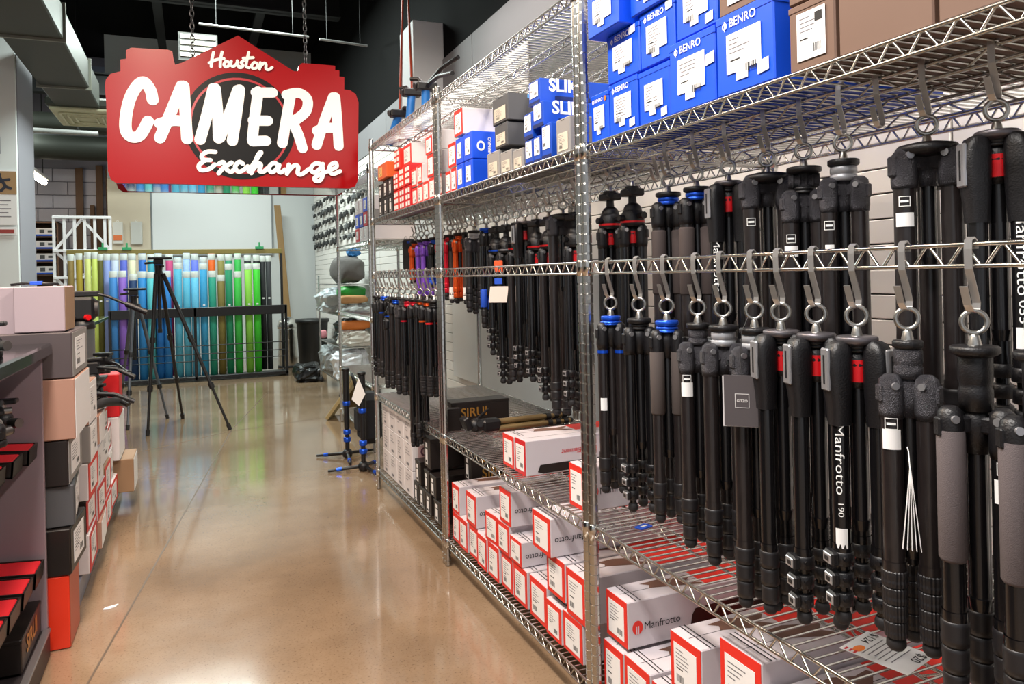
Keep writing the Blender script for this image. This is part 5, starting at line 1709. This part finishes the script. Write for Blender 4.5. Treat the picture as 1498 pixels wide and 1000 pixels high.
# video head on the glass counter
vh = thing('video_head', 'black video tripod head with long pan handle on the glass counter', 'tripod head', (-.43, 3.62, .98))
MB().lathe([(.045, 0), (.05, .006), (.046, .03), (.036, .036)], 20).build('base', BLACK, vh)
MB().obox((0, 0, .085), (.05, 0, 0), (0, .04, 0), (0, 0, .05), 0, .012).build('body', BLACK, vh)
MB().cyl((.05, 0, .085), (.062, 0, .085), .036, .034, 18).cyl((-.05, 0, .085), (-.06, 0, .085), .034, .03, 18).build('drag_dial', DARKP, vh)
MB().obox((0.0, 0, .148), (.066, 0, 0), (0, .028, 0), (0, 0, .012), 0, .004).build('quick_plate', BLACK, vh)
MB().cyl((.02, -.04, .05), (.03, -.052, .05), .012, .012, 12).build('red_knob', REDA, vh)
MB().cyl((-.03, -.04, .05), (-.034, -.06, .05), .014, .013, 12).build('lock_knob', DSTEEL, vh)
ph = MB()
ph.tube([(.05, -.02, .15), (.10, -.03, .135), (.17, -.04, .10), (.20, -.045, .085)], .006, 8)
ph.tube([(.17, -.04, .10), (.25, -.06, .062)], .012, 10)
ph.build('pan_handle', BLACK, vh)
# dark fluid heads and handles piled in front of the glass counter
def arm_head(loc, rz, label):
    t = thing('fluid_head', label, 'tripod head', loc, rz, 'dark tripod heads piled by the glass counter')
    MB().lathe([(.03, 0), (.032, .01), (.028, .03)], 14).build('base', BLACK, t)
    MB().obox((0, 0, .055), (.03, 0, 0), (0, .024, 0), (0, 0, .03), 0, .008).build('body', BLACK, t)
    MB().obox((0, 0, .094), (.042, 0, 0), (0, .02, 0), (0, 0, .007), 0, .003).build('plate', BLACK, t)
    MB().cyl((.03, 0, .05), (.05, 0, .05), .016, .016, 12).build('knob', DARKP, t)
    MB().tube([(.02, -.02, .06), (.09, -.05, .05), (.16, -.09, .01)], [.006, .008, .011], 8).build('handle', BLACK, t)
    return t
AH = 'dark fluid head with handle in the pile by the glass counter'
for (x, y, z, r) in ((-.42, 3.80, .74, .2), (-.44, 4.0, .72, 1.1), (-.41, 4.18, .73, -.4), (-.43, 3.72, .635, .5), (-.42, 3.92, .61, -.2)):
    arm_head((x, y, z), r, AH)
gh = MB()
gh.tube([(-.40, 3.5, .66), (-.36, 3.62, .665), (-.33, 3.8, .64), (-.29, 4.0, .60)], [.014, .02, .019, .012], 10)
tag(gh.build('foam_handle', RUBBER), 'curved black foam handle sticking out of the box stack', 'handle')
W2L(0, MB().box(-.52, -.40, 3.66, 4.28, .70, .712, 0, .002), 'side_ledge', DARKP, c2)
W2L(0, MB().box(-.52, -.40, 3.66, 4.02, .598, .606, 0, .002), 'side_ledge', DARKP, c2)

# ================================================================ hanging shop sign
YS = 4.6
SIGNRED = mat('sign_red_acrylic', '9e020a', 0.3, spec=0.22)
SIGNBLK = mat('sign_black', '080808', 0.4, spec=0.2)
SIGNWHT = mat('sign_white', 'f4f4f2', 0.35)
MIRROR = mat('mirror_underside', 'c8c4c0', 0.06, 1.0)
sg = thing('shop_sign', 'red hanging shop sign with stepped outline and big white brush lettering', 'sign', (SIGN_DISC[0][0], YS, 1.72))
so_ = V(-SIGN_DISC[0][0], 0, -1.72)
UXs, UZs = V(1, 0, 0), V(0, 0, 1)
MB().plate(SIGN_OUTLINE, so_ + V(0, .03, 0), UXs, UZs, .03).build('front_panel', SIGNRED, sg)
MB().plate(SIGN_OUTLINE, so_ + V(0, .46, 0), UXs, UZs, .02).build('rear_panel', SIGNRED, sg)
xs = [p[0] for p in SIGN_OUTLINE]
zs = [p[1] for p in SIGN_OUTLINE]
x0, x1, zb = min(xs) + .07, max(xs) - .07, min(zs) + .004
MB().box(x0 + so_.x, x1 + so_.x, .032, .438, zb + so_.z, zb + so_.z + .012).build('underside_panel', MIRROR, sg, label='mirror like underside')
MB().box(x0 + so_.x, x0 + .05 + so_.x, .05, .42, zb + so_.z + .02, zb + so_.z + .45).box(x1 - .05 + so_.x, x1 + so_.x, .05, .42, zb + so_.z + .02, zb + so_.z + .45).build('inner_frame', BEAM, sg)
(dc, drx, drz) = SIGN_DISC
MB().flat(ring2d(dc[0], dc[1], drx, drz), so_, UXs, UZs, .002).build('black_disc', SIGNBLK, sg)
MB().flat(ring2d(dc[0], dc[1], drx * .90, drz * .90, .955), so_, UXs, UZs, .003).build('red_ring', mat('sign_ring_red', 'b01420', .3), sg)
for s in SIGN_CAMERA:
    MB().flat(brush2d(s, .0300), so_, UXs, UZs, .005).build('letter', SIGNWHT, sg)
MB().flat(brush2d(SIGN_HOUSTON, .0080), so_, UXs, UZs, .005).build('script_line', SIGNWHT, sg, label='white script reading Houston')
MB().flat(brush2d(SIGN_EXCHANGE, .0122), so_, UXs, UZs, .005).build('script_line', SIGNWHT, sg, label='white script reading Exchange')
CHAIN = mat('chain_steel', '7c7c7e', .35, .9)
ln = MB()
P = []
for i in range(12):
    a = 2 * PI * i / 12
    P.append((.012 * math.cos(a), 0, .024 * math.sin(a)))
LINK0 = MB().tube(P, .0035, 5, closed=True).data('chain_link', [CHAIN])
for (cx, zt0) in ((.03, 2.45), (.68, 2.43)):
    c = link('chain', None, sg, (cx + so_.x, .22, zt0 + so_.z))
    c.empty_display_size = .02
    n = int((4.55 - zt0) / .038)
    for k in range(n):
        link('chain_link', LINK0, c, (0, 0, k * .038), (PI / 2) * (k % 2) + .4)

# ================================================================ rack of paper rolls
rk = thing('roll_rack', 'black metal rack holding upright coloured paper rolls', 'rack', (0.05, 9.7, 0))
RB = mat('black_rack_metal', '101012', .4)
def RL_(m, n, mt, lb=None):
    return W2L(0, m, n, mt, rk, lb)
RL_(MB().box(-.86, 1.05, 9.50, 9.53, .755, .862, 0, .004), 'front_bar', RB)
RL_(MB().box(-.86, 1.05, 9.50, 9.54, .02, .06, 0, .004), 'bottom_rail', RB)
RL_(MB().box(-1.32, 1.05, 9.9, 9.94, 1.50, 1.56, 0, .004), 'top_rail', mat('olive_wood', '7c6c34', .55, var=.1, vscale=8, stretch=(.3, 4, 4)))
for x in (-.86, .02, 1.04):
    RL_(MB().box(x - .015, x + .015, 9.50, 9.53, 0, .86, 0, .003), 'upright', RB)
    RL_(MB().box(x - .015, x + .015, 9.90, 9.93, 0, 1.5, 0, .003), 'upright', RB)
    RL_(MB().box(x - .012, x + .012, 9.5, 9.93, .03, .055), 'cross_rail', RB)
for z in (.30, .40, .52):
    RL_(MB().cyl((-.86, 9.52, z * .8), (1.04, 9.52, z * .8), .006, seg=6), 'wire_rail', RB)
RL_(MB().box(-.86, 1.05, 9.54, 9.9, .02, .035), 'base_tray', RB)
GREENC = mat('green_clip', '2f8f5a', .5)
for x in (-.95, -.70, .78):
    RL_(MB().box(x - .05, x + .05, 9.88, 9.9, 1.555, 1.59, 0, .004).box(x - .01, x + .01, 9.88, 9.9, 1.58, 1.64, 0, .003), 'clip', GREENC)

CNAME = {'8a7440': 'khaki', 'a8922e': 'mustard', 'd8e08a': 'pale lemon', 'cfe070': 'lime yellow', '5c5a20': 'dark olive', '8c9fd8': 'lavender blue', 'c8d4ea': 'pale blue', '5a68c8': 'indigo blue',
         'e4e2bc': 'cream', '2c6cc4': 'cobalt', '3f9fb0': 'teal', '27539c': 'navy', 'c8487c': 'pink', '7cc4dc': 'powder blue', 'a4c4ec': 'ice blue', '6c7ce0': 'violet blue', '3a8cc0': 'denim blue',
         'e0621c': 'orange', '8c8448': 'moss', '2f8c6a': 'sea green', '38b050': 'grass green', '20242a': 'black', '1c1e20': 'black', '222428': 'black', '3a3c40': 'charcoal',
         '3f86cc': 'medium blue', '8a62c4': 'purple', '1f3c66': 'midnight blue', '2f88d0': 'bright blue', '5cc4cc': 'aqua', '1f70c0': 'strong blue', '2f86d6': 'azure', '58b4d4': 'turquoise blue',
         '5cb8d8': 'cyan', '6ac4ea': 'sky blue', '3a9ed0': 'cerulean', '2a9a82': 'jade', '7c7038': 'olive brown', '1f8a62': 'emerald', '3cb848': 'leaf green', '8ad04c': 'light green', '3ec832': 'vivid green'}
BAND = mat('roll_end_label', 'd6dcd8', .5)
HOLE = mat('roll_core', '6b5a48', .8)
def paper_roll(x, y, z0, z1, col, where):
    r = .042 if where == 'front' else (.033 if x < -.93 or x > .78 else .040)
    m = mat('paper_' + col, col, .55, var=.05, vscale=3)
    o = MB().lathe([(r * .4, 0), (r, .0), (r, z1 - z0 - .002), (r * .97, z1 - z0), (r * .45, z1 - z0), (r * .42, z1 - z0 - .03)], 20, mis=[0, 0, 0, 0, 1]).build('paper_roll', [m, HOLE], None, (x, y, z0))
    nm = CNAME[col]
    tag(o, '%s paper roll standing upright in the %s row of the rack' % (nm, where), 'paper roll', 'paper rolls in the rack' + (' back row black' if nm == 'black' else ''))
    h = z1 - z0
    MB().lathe([(r + .0006, h - .075), (r + .0012, h - .073), (r + .0012, h - .004), (r + .0004, h - .002)], 20, cap=False).build('end_label', BAND, o)
    MB().plate([(-.012, 0), (.012, 0), (.012, .018), (-.012, .018)], (0, -r - .0012, h * .62), (1, 0, 0), (0, 0, 1), .0006).build('sticker', WPAPER, o)
    return o
for (x, z, c) in ROLLS_BACK:
    paper_roll(x, 9.80, .06, z, c, 'back')
for (x, z, c) in ROLLS_FRONT:
    paper_roll(x, 9.60, .06, z, c, 'front')

# leaning planks, white board, lattice, packs on the back wall
WOOD = mat('brown_plank', '5c3d20', .6, var=.2, vscale=6, stretch=(6, 6, .6))
WOODL = mat('tan_plank', '8a6a3e', .6, var=.15, vscale=6, stretch=(6, 6, .6))
wpk = MB().obox((1.23, 11.35, 1.13), V(.045, 0, 0), V(0, .012, 0), V(-.06, .16, 1.13), 0, .004)
tag(wpk.build('wooden_plank', WOODL), 'long tan plank leaning on the back wall right of the rolls', 'plank')
for i, (x, wd, z1, lb) in enumerate(((-1.525, .05, 2.9, 'brown plank standing apart against the painted block wall'), (-1.26, .045, 2.95, 'wide brown plank left of its close neighbour on the block wall'),
                                     (-1.14, .035, 2.9, 'narrow brown plank right of the wide one on the block wall'), (-1.36, .03, 2.35, 'short brown plank between the taller ones on the block wall'))):
    tag(MB().box(x - wd, x + wd, 12.84, 12.90, .0, z1, 0, .004).build('wooden_plank', WOOD), lb, 'plank')
bd = thing('white_foam_board', 'wide white board fixed to the back wall above the rolls', 'board', (.30, YB - .03, 1.55))
MB().box(-.80, .80, 0, .02, 0, .95, 0, .003).build('board', mat('bright_white_board', 'dcdede', .5), bd)
MB().box(-.815, -.80, -.004, .02, -.01, .96).box(.80, .815, -.004, .02, -.01, .96).box(-.8, .8, -.004, .02, -.015, 0).build('edge_frame', mat('board_edge', '7f8486', .5), bd)
lt = thing('white_lattice', 'white lattice frame with diagonal bars behind the paper rolls', 'lattice', (-1.24, 10.6, 0))
LW = mat('white_lattice_paint', 'e6e2e4', .5)
def bar(x0, z0, x1, z1, y=0.0, r=.016):
    d = V(x1 - x0, 0, z1 - z0)
    n = V(-d.z, 0, d.x).normalized()
    MB().obox(V((x0 + x1) / 2, y, (z0 + z1) / 2), d / 2, n * r, V(0, .012, 0), 0, .003).build('bar', LW, lt)
for x in (-.30, -.19, -.08, .03, .14, .25, .31):
    bar(x, 0.0, x, 2.0)
for z in (1.99, 1.58, 1.25, .8, .1):
    bar(-.31, z, .32, z, -.02)
for (a, b, c, d) in ((-.30, 1.58, .0, 1.97), (.0, 1.97, .31, 1.58), (-.30, 1.58, .0, 1.27), (.0, 1.27, .31, 1.58), (-.3, 1.25, 0, .9), (0, .9, .31, 1.25)):
    bar(a, b, c, d, .02)
pk = [(-.93, 1.86, .13, .30, 'e8e4dc', 'clear hanging pack with orange card on the beige board', True), (-.70, 1.86, .15, .32, 'd0d0ca', 'clear crinkled hanging pack right of the orange carded one', False)]
for (x, z, w, h, c, lb, orange) in pk:
    t = thing('hanging_pack', lb, 'package', (x, YB - .05, z))
    MB().obox((0, 0, 0), V(w / 2, 0, 0), V(0, .012, 0), V(0, 0, h / 2), 0, .008).build('bag', mat('clear_bag_' + c, c, .2, alpha=.75), t)
    MB().torus((0, 0, h / 2 + .012), (0, 1, 0), .012, .003, 12, 5).build('hanger', WPAPER, t)
    if orange:
        MB().box(-w * .42, w * .42, -.018, -.014, -h * .34, -h * .1).build('card', mat('orange_card', 'd8703c', .5), t)

# back-room cupboard with boxed stock
cb = thing('stock_cupboard', 'brown open cupboard with boxed stock against the block wall', 'cupboard', (-1.92, 12.55, 0))
CW = mat('brown_cupboard', '6b4c38', .6, var=.1, vscale=5)
for nm, bx in (('side', (-.20, -.18, -.2, .2, 0, 2.06)), ('side', (.16, .18, -.2, .2, 0, 2.06)), ('back', (-.2, .18, .18, .2, 0, 2.06)), ('top', (-.2, .18, -.2, .2, 2.04, 2.06))):
    MB().box(*bx, 0, .002).build(nm, CW, cb)
for k, z in enumerate((1.32, 1.50, 1.68, 1.86)):
    MB().box(-.18, .16, -.18, .18, z - .02, z).build('shelf', CW, cb)
    t = thing('stock_box', ['white and blue stock box on the lowest visible cupboard shelf', 'white and blue stock box on the second cupboard shelf', 'white and blue stock box on the third cupboard shelf',
                            'white and blue stock box on the top cupboard shelf'][k], 'box', (-1.93, 12.44, z), 0, 'stock boxes in the cupboard')
    MB().box(-.15, .15, -.08, .08, 0, .11, 0, .004).build('carton', WHTC, t)
    MB().box(-.152, .152, -.084, -.08, 0, .022).build('blue_band', SLKB, t)
    MB().box(-.04, .02, -.083, -.08, .04, .09).box(.06, .12, -.083, -.08, .05, .08).build('picture', DGREY, t)
# poster and notices on the white partition
po = thing('wall_poster', 'poster with a small runner picture on the white partition', 'poster', (-1.56, 7.79, 1.70))
MB().box(-.25, .155, -.006, 0, 0, .48, 0, .001).build('sheet', WPAPER, po)
MB().box(-.25, .155, -.008, -.006, .27, .47).build('picture', mat('tan_picture', 'a5835c', .6), po)
f = MB()
f.flat(brush2d([[(.03, .42), (.05, .38), (.07, .34), (.04, .30)], [(.07, .34), (.11, .32)], [(.045, .39), (.10, .40)], [(.045, .385), (.0, .36)]], .012), V(0, -.009, 0), UXs, UZs, .0)
f.flat(ring2d(.03, .44, .014, .016, 0, 12), V(0, -.009, 0), UXs, UZs, .0)
f.build('figure', mat('dark_figure', '2a2c38', .6), po)
t = MB()
for k in range(5):
    t.quad(V(0, -.0062, 0), UXs, UZs, -.2, .11 - .02 * (k % 2), .21 - .035 * k, .218 - .035 * k, .0006)
t.build('text_lines', PRINT, po)
nt_ = thing('notice_strip', 'white notice strip with red logo below the poster', 'notice', (-1.56, 7.79, 1.61))
MB().box(-.25, .15, -.005, 0, 0, .07, 0, .001).build('sheet', WPAPER, nt_)
MB().box(-.02, .13, -.007, -.005, .018, .052, 0, .001).build('red_logo', mat('notice_red', '9c3a34', .5), nt_)
fr = thing('wall_frame', 'small dark framed switch plate high on the white partition', 'frame', (-1.56, 7.79, 2.32))
MB().box(-.06, .04, -.012, 0, 0, .15, 0, .003).build('rim', DGREY, fr)
MB().box(-.05, .03, -.015, -.012, .01, .14).build('plate', PILL, fr)

# ================================================================ standing tripods on the floor
def open_tripod(label, apex, feet, zc, zhead, ml, head=True, tube=.013):
    ax = Vector(apex)
    t = thing('standing_tripod', label, 'tripod', (ax.x, ax.y, 0), 0, 'tripods standing open on the floor')
    b = V(ax.x, ax.y, 0)
    MB().cyl(ax - b + V(0, 0, -.02), ax - b + V(0, 0, .03), .035, .026, 14).build('hub', BLACK, t)
    MB().cyl(V(0, 0, zc), ax - b, .0145, .0145, 12).cyl(V(0, 0, zc - .03), V(0, 0, zc), .018, .018, 12).build('centre_column', BLACK, t)
    for f in feet:
        f = Vector(f) - b
        d0 = V(f.x, f.y, 0).normalized()
        a0 = ax - b + d0 * .035
        dv = f - a0
        o = MB().cyl(a0, a0 + dv * .42, tube * 1.25, tube * 1.2, 12).cyl(a0 + dv * .4, a0 + dv * .72, tube, tube, 10).cyl(a0 + dv * .7, a0 + dv * .985, tube * .8, tube * .75, 10).build('leg', ml, t)
        for q in (.40, .70):
            MB().cyl(a0 + dv * q, a0 + dv * (q + .035), tube * 1.7, tube * 1.6, 10).build('leg_lock', BLACK, o)
        MB().cyl(a0 + dv * .965, f + V(0, 0, .001), tube * 1.3, tube * 1.1, 10).build('foot', RUBBER, o)
    if head:
        h = ax - b
        MB().cyl(h + V(0, 0, .03), h + V(0, 0, .07), .028, .03, 14).obox(h + V(0, 0, .095), (.035, 0, 0), (0, .03, 0), (0, 0, .022), 0, .006).build('head', BLACK, t)
        MB().obox(h + V(.01, 0, .125), (.085, 0, 0), (0, .03, 0), (0, 0, .01), 0, .004).build('top_plate', BLACK, t)
        MB().cyl(h + V(.0, 0, .09), h + V(-.10, 0, .085), .007, .01, 10).cyl(h + V(.03, -.02, .06), h + V(.03, -.05, .06), .012, .012, 10).build('knob', BLACK, t)
    return t
open_tripod('tall black tripod with flat head standing open in front of the paper rolls', (-.243, 6.55, 1.235), [(-.34, 6.39, 0), (.25, 6.31, 0), (-.10, 7.03, 0)], .80, 1.35, BLACK)
open_tripod('shorter grey legged tripod half behind the tall black one', (-.46, 7.1, .99), [(-.22, 7.10, 0), (-.50, 6.72, 0), (-.62, 7.45, 0)], .55, 1.05, mat('grey_tripod_leg', '5a5f66', .35, .5), tube=.012)
def footed_monopod(label, x, y, h, angs):
    t = thing('footed_monopod', label, 'monopod', (x, y, 0), 0, 'footed monopods standing beside the shelving')
    MB().cyl((0, 0, .03), (0, 0, h * .35), .014, .014, 12).cyl((0, 0, h * .35), (0, 0, h * .65), .017, .017, 12).cyl((0, 0, h * .65), (0, 0, h), .021, .021, 12).build('pole', BLACK, t)
    for z in (.12, .17, h * .63):
        MB().lathe([(.018, z - .016), (.024, z - .012), (.024, z + .012), (.018, z + .016)], 14).build('blue_collar', BLUEA, t, label='blue clamp collar')
    MB().lathe([(.012, .0), (.03, .01), (.034, .035), (.022, .055)], 14).build('base', BLACK, t)
    for a in angs:
        o = MB().cyl((.02 * math.cos(a), .02 * math.sin(a), .03), (.21 * math.cos(a), .21 * math.sin(a), .012), .011, .008, 10).build('foot_leg', BLACK, t)
        MB().cyl((.13 * math.cos(a), .13 * math.sin(a), .02), (.16 * math.cos(a), .16 * math.sin(a), .017), .012, .012, 10).build('blue_band', BLUEA, o)
    MB().lathe([(.02, h), (.026, h + .004), (.026, h + .016), (.02, h + .02)], 14).build('top_plate', BLACK, t)
    return t
footed_monopod('black footed monopod with blue collars standing nearer the aisle', .905, 4.93, .565, (2.6, 4.6, .5))
footed_monopod('black footed monopod with blue collars and white card tied on, next to the shelving end', .93, 4.55, .58, (2.9, 5.0, .9))
ct = MB().plate([(-.045, -.06), (.0, -.10), (.04, -.03), (0, .07)], (0, 0, 0), V(.9, -.4, 0), V(0, 0, 1), .001)
tag(ct.build('white_card', WPAPER, None, (.905, 4.52, .50)), 'white card hanging on the footed monopod', 'card')
sb = thing('shoulder_bag', 'black shoulder bag hanging behind the footed monopods', 'bag', (1.02, 4.78, .12))
MB().obox((0, 0, .16), (.07, 0, 0), (0, .09, 0), (0, 0, .16), 0, .04).build('bag_body', mat('black_fabric', '14151a', .85), sb)
MB().obox((-.075, 0, .15), (.012, 0, 0), (0, .06, 0), (0, 0, .07), 0, .01).build('pocket', MATS['black_fabric'], sb)
MB().tube([(-.06, -.07, .3), (-.1, -.04, .42), (-.1, .03, .44), (-.06, .07, .3)], .008, 6).build('strap', MATS['black_fabric'], sb)

# ================================================================ bags, cart and bins in the far right corner
def lump(name, label, cat, loc, rx, ry, rz_, col, seed, group=None, rough=.5, amp=.25, soft=False):
    """crumpled bag: a ball pushed about by noise, squashed flat below"""
    m = MB()
    m.ball((0, 0, 0), 1, 1, 1, 28, 18)
    out = []
    for p in m.v:
        p = Vector(p)
        # boxier than a ball
        e = 0.62
        b = Vector([math.copysign(abs(c) ** e, c) for c in p])
        q = p * 1.6 + V(seed * 7.3, seed * 3.1, seed)
        k = 1 + amp * noise.noise(q) + (0 if soft else amp * .8 * (abs(noise.noise(q * 2.7)) - .25)) + amp * .35 * noise.noise(q * 5.5)
        out.append((b.x * rx * k * .82, b.y * ry * k * .82, max(b.z * k * .9, -.9) * rz_))
    m.v = out
    if not soft:
        m.s = [False] * len(m.s)
    o = m.build(name, mat('%s_%d' % (name, seed), col, rough, bump=.4, bscale=25), None, (loc[0], loc[1], loc[2] + rz_ * .9))
    return tag(o, label, cat, group)
wc = thing('wire_cart', 'chrome wire cart loaded with bags under the far slatwall', 'cart', (1.32, 7.4, 0))
for (x, y) in ((0, 0), (.34, 0), (0, 1.3), (.34, 1.3)):
    MB().cyl((x, y, .06), (x, y, 1.20), .011, seg=10).build('post', CHROME, wc)
    MB().lathe([(.0, .0), (.028, .012), (.03, .03), (.02, .055), (.01, .06)], 12).build('caster', RUBBER, wc, (x, y, 0))
for z in (.14, .48, .80, 1.10):
    f = MB()
    for y in (0, 1.3):
        f.cyl((0, y, z), (.34, y, z), .006, seg=6)
    for x in (0, .34):
        f.cyl((x, 0, z), (x, 1.3, z), .006, seg=6)
    for k in range(1, 26):
        f.cyl((0, k * .05, z), (.34, k * .05, z), .003, seg=5, caps=False)
    f.build('wire_tray', CHROME, wc)
BGG = 'bags piled on the wire cart'
lump('padded_bag', 'folded grey padded bag on top of the wire cart', 'bag', (1.47, 7.80, 1.112), .17, .42, .155, '5f5c5a', 1, BGG, .8, .22, True)
lump('plastic_bag', 'crinkled pale plastic bag spilling from the upper cart tray', 'bag', (1.37, 8.10, .812), .20, .30, .13, 'c3cbd0', 2, BGG, .2, .3)
lump('green_package', 'bright green package on the upper cart tray', 'package', (1.47, 7.62, .965), .17, .16, .068, '1f8c2c', 3, BGG, .35, .1, True)
lump('tan_roll', 'tan rolled cloth poking out of the upper cart tray', 'roll', (1.46, 7.47, .915), .18, .055, .045, 'b88a5a', 4, BGG, .7, .1, True)
lump('plastic_bag', 'clear plastic wrapped bag below the tan roll', 'bag', (1.48, 7.55, .812), .18, .18, .055, 'a9adac', 5, BGG, .15, .3)
lump('black_bag', 'black bag on the second cart tray', 'bag', (1.48, 7.85, .492), .18, .30, .14, '17181a', 6, BGG, .4, .3)
lump('orange_roll', 'orange rolled mat on the second cart tray', 'roll', (1.47, 7.48, .655), .19, .08, .05, 'd0742c', 7, BGG, .6, .1, True)
lump('plastic_bag', 'white plastic bag below the orange roll', 'bag', (1.47, 7.48, .492), .19, .14, .088, 'c6c3ba', 8, BGG, .25, .3)
lump('plastic_bag', 'large white plastic bag at the bottom of the cart', 'bag', (1.43, 7.52, .152), .21, .22, .165, 'd9dde2', 9, BGG, .25, .28)
lump('black_bag', 'shiny black bag beside the wire cart on the floor', 'bag', (1.20, 8.9, 0), .18, .25, .11, '141517', 10, None, .35, .25)
lump('plastic_bag', 'grey plastic bundle at the back of the wire cart', 'bag', (1.42, 8.35, .152), .18, .30, .16, '9aa0a2', 11, BGG, .25, .3)
lump('pink_parcel', 'small pink parcel beside the wire cart', 'package', (1.36, 8.75, .492), .05, .07, .05, 'd88a94', 12, None, .6, .1, True)
lump('blue_parcel', 'small blue wrapped parcel on the grey padded bag', 'package', (1.52, 7.7, 1.385), .08, .10, .06, '2f7cc0', 13, None, .3, .25)
ln_ = thing('tan_board', 'pale tan board leaning low beside the shelving end', 'board', (1.12, 6.35, 0))
MB().obox((0.02, 0, .17), V(.10, -.08, .16), V(.05, .12, 0), V(.008, -.004, -.012), 0, .003).build('board', mat('tan_card', 'b3a072', .6), ln_)
MB().torus((.1, -.08, .29), (.7, .7, .3), .016, .004, 12, 5).build('grommet', BLACK, ln_)
lump('brown_cloth', 'brown cloth bundle on the floor behind the leaning tan board', 'cloth', (1.26, 6.62, .0), .10, .13, .18, '5e4a26', 14, None, .8, .2, True)
# chrome bin and black bin
cbn = thing('chrome_bin', 'chrome pedal bin standing by the back wall', 'bin', (1.15, 10.4, 0))
MB().lathe([(.12, .0), (.125, .02), (.12, .5), (.125, .52)], 24).build('body', CHROME, cbn)
MB().lathe([(.128, .52), (.13, .55), (.115, .62), (.07, .66), (.0, .675)], 24).build('dome_lid', CHROME, cbn)
MB().lathe([(.127, 0), (.13, .012), (.127, .03)], 24).build('base_ring', RUBBER, cbn)
bb = thing('black_bin', 'tall black bin beside the chrome one', 'bin', (1.42, 10.0, 0))
MB().lathe([(.14, 0), (.17, .03), (.20, .60), (.21, .62), (.205, .64), (.185, .64), (.17, .1)], 18).build('body', mat('black_bin_plastic', '0e0f11', .5), bb)
MB().lathe([(.2, .60), (.218, .61), (.218, .645), (.2, .65)], 18).build('rim', MATS['black_bin_plastic'], bb)
# small accessories pegged on the far slatwall
PEGP = [mat('peg_dark', '1b1c1e', .5), mat('peg_grey', '55585a', .5), mat('peg_blue', '2d4f8c', .5), mat('peg_gold', '9a8a4c', .5)]
acc = []
for k in range(4):
    m = MB()
    m.obox((-.03, 0, -.03), (.016, 0, 0), (0, .06, 0), (0, 0, .02), 0, .007)
    m.obox((-.034, .03, -.055), (.012, 0, 0), (0, .02, 0), (0, 0, .014), 0, .006)
    m.cyl((-.03, -.03, -.012), (-.03, -.03, .004), .012, .01, 8)
    acc.append(m.data('accessory_body', [PEGP[k]]))
pegd = MB().cyl((0, 0, 0), (-.07, 0, .004), .003, seg=6).data('peg', [STEEL])
RW = random.Random(3)
for r, z in enumerate((2.26, 2.11, 1.96, 1.81, 1.68)):
    y = 7.42
    while y < 11.2:
        y += RW.uniform(.2, .42)
        t = thing('pegged_accessory', 'small dark camera accessory pegged in the rows on the far slatwall', 'accessory', (XW, y, z), 0, 'accessories on the far slatwall')
        link('peg', pegd, t)
        o = link('accessory_body', acc[RW.choice((0, 0, 0, 1, 0, 0, 2 if r > 3 else 0, 3 if y < 7.9 else 0))], t)
        o.scale = (1, RW.uniform(.7, 1.7), RW.uniform(.7, 1.4))
# blue and black stand parts lying on top of the far unit
def stand_part(label, p0, p1, q):
    t = thing('light_stand', label, 'light stand', p0, 0, 'blue light stands on top of the shelving')
    a = Vector(p0)
    b = Vector(p1)
    MB().cyl((0, 0, .0), b - a, .022, .022, 12).build('blue_tube', mat('light_stand_blue', '1d6fc0', .4), t)
    MB().obox(b - a, (.05, 0, 0), (0, .03, 0), (0, 0, .02), 0, .006).cyl(b - a + V(-.06, 0, 0), b - a + V(.06, .02, .02), .016, .016, 10).build('clamp', BLACK, t)
    MB().cyl((-.05, 0, .012), (.08, .03, .012), .012, .012, 10).build('foot_clamp', BLACK, t)
    for w in q:
        MB().tube([b - a, b - a + Vector(w) * .5 + V(0, 0, .02), b - a + Vector(w)], .011, 8).build('arm', BLACK, t)
    return t
stand_part('leaning blue stand tube at the far end of the shelving top', (1.02, 4.10, 1.905), (1.06, 4.02, 2.06), [(.05, -.05, .02)])
stand_part('upright blue stand tube in the middle of the three', (1.08, 3.92, 1.905), (1.10, 3.90, 2.15), [(-.05, .05, .03), (.1, -.1, .02)])
stand_part('blue stand tube with long black angled arms on the shelving top', (1.10, 3.66, 1.905), (1.10, 3.64, 2.12), [(.02, -.36, -.02), (-.06, .06, .05), (.1, -.22, .10)])
